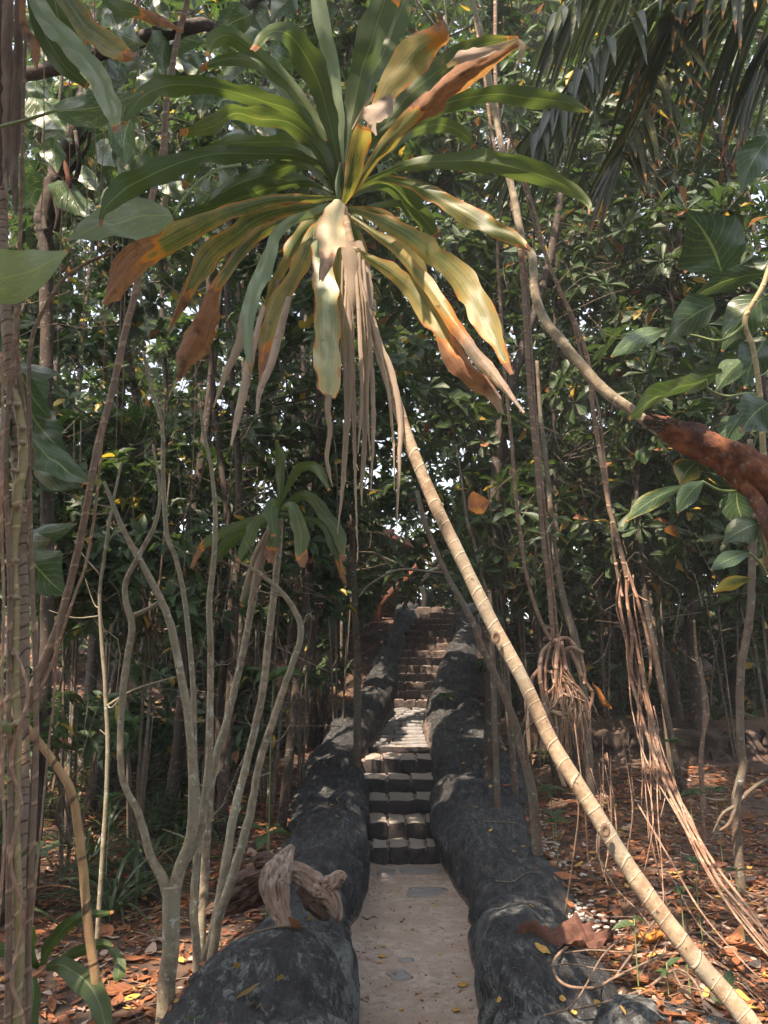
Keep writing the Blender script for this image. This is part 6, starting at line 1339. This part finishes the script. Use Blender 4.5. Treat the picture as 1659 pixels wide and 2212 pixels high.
# ------------------------------------------------------------------ hut and wicker screen at the stair head
hx, hy = at(775, 1200, 17)[0], 17
hut = thing('hut', 'small red-brown wooden hut with sloping tiled roof and pale blue window near the stair head', 'hut', (hx, hy, 2.85))
def hbox(name, x0, x1, y0, y1, z0, z1, mat, parent=hut, n=3, jit=0.0):
    mb = MB(); block(mb, (x0 + x1) / 2, (y0 + y1) / 2, (z0 + z1) / 2, x1 - x0, y1 - y0, z1 - z0, r=.01, jit=jit, n=n); return mb.build(name, M[mat], parent, smooth=False)
for i in range(9):
    x0 = hx - .95 + i * .2
    if 3 <= i <= 4: hbox('wall_board', x0, x0 + .19, hy, hy + .05, 2.7, 3.5, 'hutwood'); hbox('wall_board', x0, x0 + .19, hy, hy + .05, 4.25, 4.9, 'hutwood')
    else: hbox('wall_board', x0, x0 + .19, hy, hy + .05, 2.7, 4.9, 'hutwood')
wnd = hbox('window', hx - .35, hx + .05, hy + .03, hy + .05, 3.5, 4.25, 'glass'); hbox('window_frame', hx - .39, hx - .34, hy - .03, hy + .06, 3.46, 4.29, 'hutwood'); hbox('window_frame', hx + .04, hx + .09, hy - .03, hy + .06, 3.46, 4.29, 'hutwood'); hbox('window_frame', hx - .17, hx - .13, hy - .02, hy + .02, 3.5, 4.25, 'hutwood')
hbox('side_wall', hx + .84, hx + .9, hy + .06, hy + 2.2, 2.7, 4.7, 'hutwood'); hbox('side_wall', hx - 1.0, hx - .94, hy + .06, hy + 2.2, 2.7, 5.4, 'hutwood')
G = []
for i in range(60):
    s = i / 59; G.append([(hx - 1.5 + 2.9 * s, hy - .5 + 3.2 * t, 5.75 - 1.35 * s + .05 * abs(math.sin(i * .9))) for t in np.linspace(0, 1, 30)])
mb = MB(); mb.grid(np.array(G)); G2 = np.array(G); G2[..., 2] -= .10; mb.grid(G2[:, ::-1]); mb.grid(np.stack([G2[:, 0], np.array(G)[:, 0]], 1)); mb.build('roof', M['rooftile'], hut)
mb = MB(); mb.tube([(hx - 1.5, hy - .55, 5.62), (hx + 1.4, hy - .55, 4.27)], [.07, .07], n=4, m=4); mb.build('barge_board', M['hutwood'], hut)
wk = thing('wicker_screen', 'low woven wicker screen standing left of the top of the stairs', 'screen', (at(838, 1300, 15.0)[0], 15.0, 2.7))
wx = at(838, 1300, 15.0)[0]
for i in range(16):
    z = 2.72 + i * .055; mb = MB(); mb.tube([(wx - .62 + k * .075, 15.0 + .035 * (1 if (k + i) % 2 else -1), z + .006 * random.uniform(-1, 1)) for k in range(17)], [.022, .022], n=5, m=66); mb.build('withe', M['wicker'], wk)
for k in range(6):
    mb = MB(); mb.tube([(wx - .62 + k * .24, 15.0, 2.6), (wx - .62 + k * .24, 15.0, 3.66)], [.02, .018], n=6, m=5); mb.build('stake', M['wicker'], wk)
ob = stemline('tree', 'orange-lit bent tree limb leaning right above the wicker screen at the stair head', 'tree', [(820, 1310, 14.4), (845, 1280, 14.4), (880, 1250, 14.4), (910, 1210, 14.4), (925, 1170, 14.4)], [9, 8, 8, 7, 5], 'redlog', drop=True)
ob2 = stemline('tree', 'grey crooked tree framed against the bright gap at the stair head', 'tree', [(912, 1330, 16), (916, 1290, 16), (910, 1262, 16), (926, 1238, 16), (950, 1222, 16), (968, 1180, 16), (985, 1100, 16)], [6, 6, 5, 5, 4, 3], 'stem', drop=True)
# one curled orange leaf and one leaf lit up against the dark
for (px, py, Y, L, W, rz, lab) in ((1035, 1100, 5.0, .16, .06, .3, 'curled orange-brown dead leaf caught in twigs right of the cane'), (1300, 1515, 6.6, .22, .07, 1.3, 'big tan dead leaf hanging against the terrace wall')):
    c = at(px, py, Y); drylitter('dead_leaf', tuple(c), L, W, rz, lab, px, up=.6, g=.3, curl=1.0, tilt=(1.6, .3))

# ------------------------------------------------------------------ thin scattering volume added to lift the blacks
mb = MB(); 
x0, x1, y0, y1, z0, z1 = -175, 175, -25, 215, -4.5, 33
c = np.array([(x, y, z) for x in (x0, x1) for y in (y0, y1) for z in (z0, z1)])
mb.add(c, [(0, 1, 3, 2), (4, 6, 7, 5), (0, 4, 5, 1), (2, 3, 7, 6), (0, 2, 6, 4), (1, 5, 7, 3)])
hm = bpy.data.materials.new('black_lift_haze'); hm.use_nodes = True; hn = hm.node_tree; hn.nodes.clear()
ho = hn.nodes.new('ShaderNodeOutputMaterial'); hv = hn.nodes.new('ShaderNodeVolumePrincipled'); hv.inputs['Color'].default_value = (.85, .9, .95, 1); hv.inputs['Density'].default_value = .0025
hn.links.new(hv.outputs[0], ho.inputs['Volume'])
tag(mb.build('added_haze', hm, smooth=False), kind='stuff')
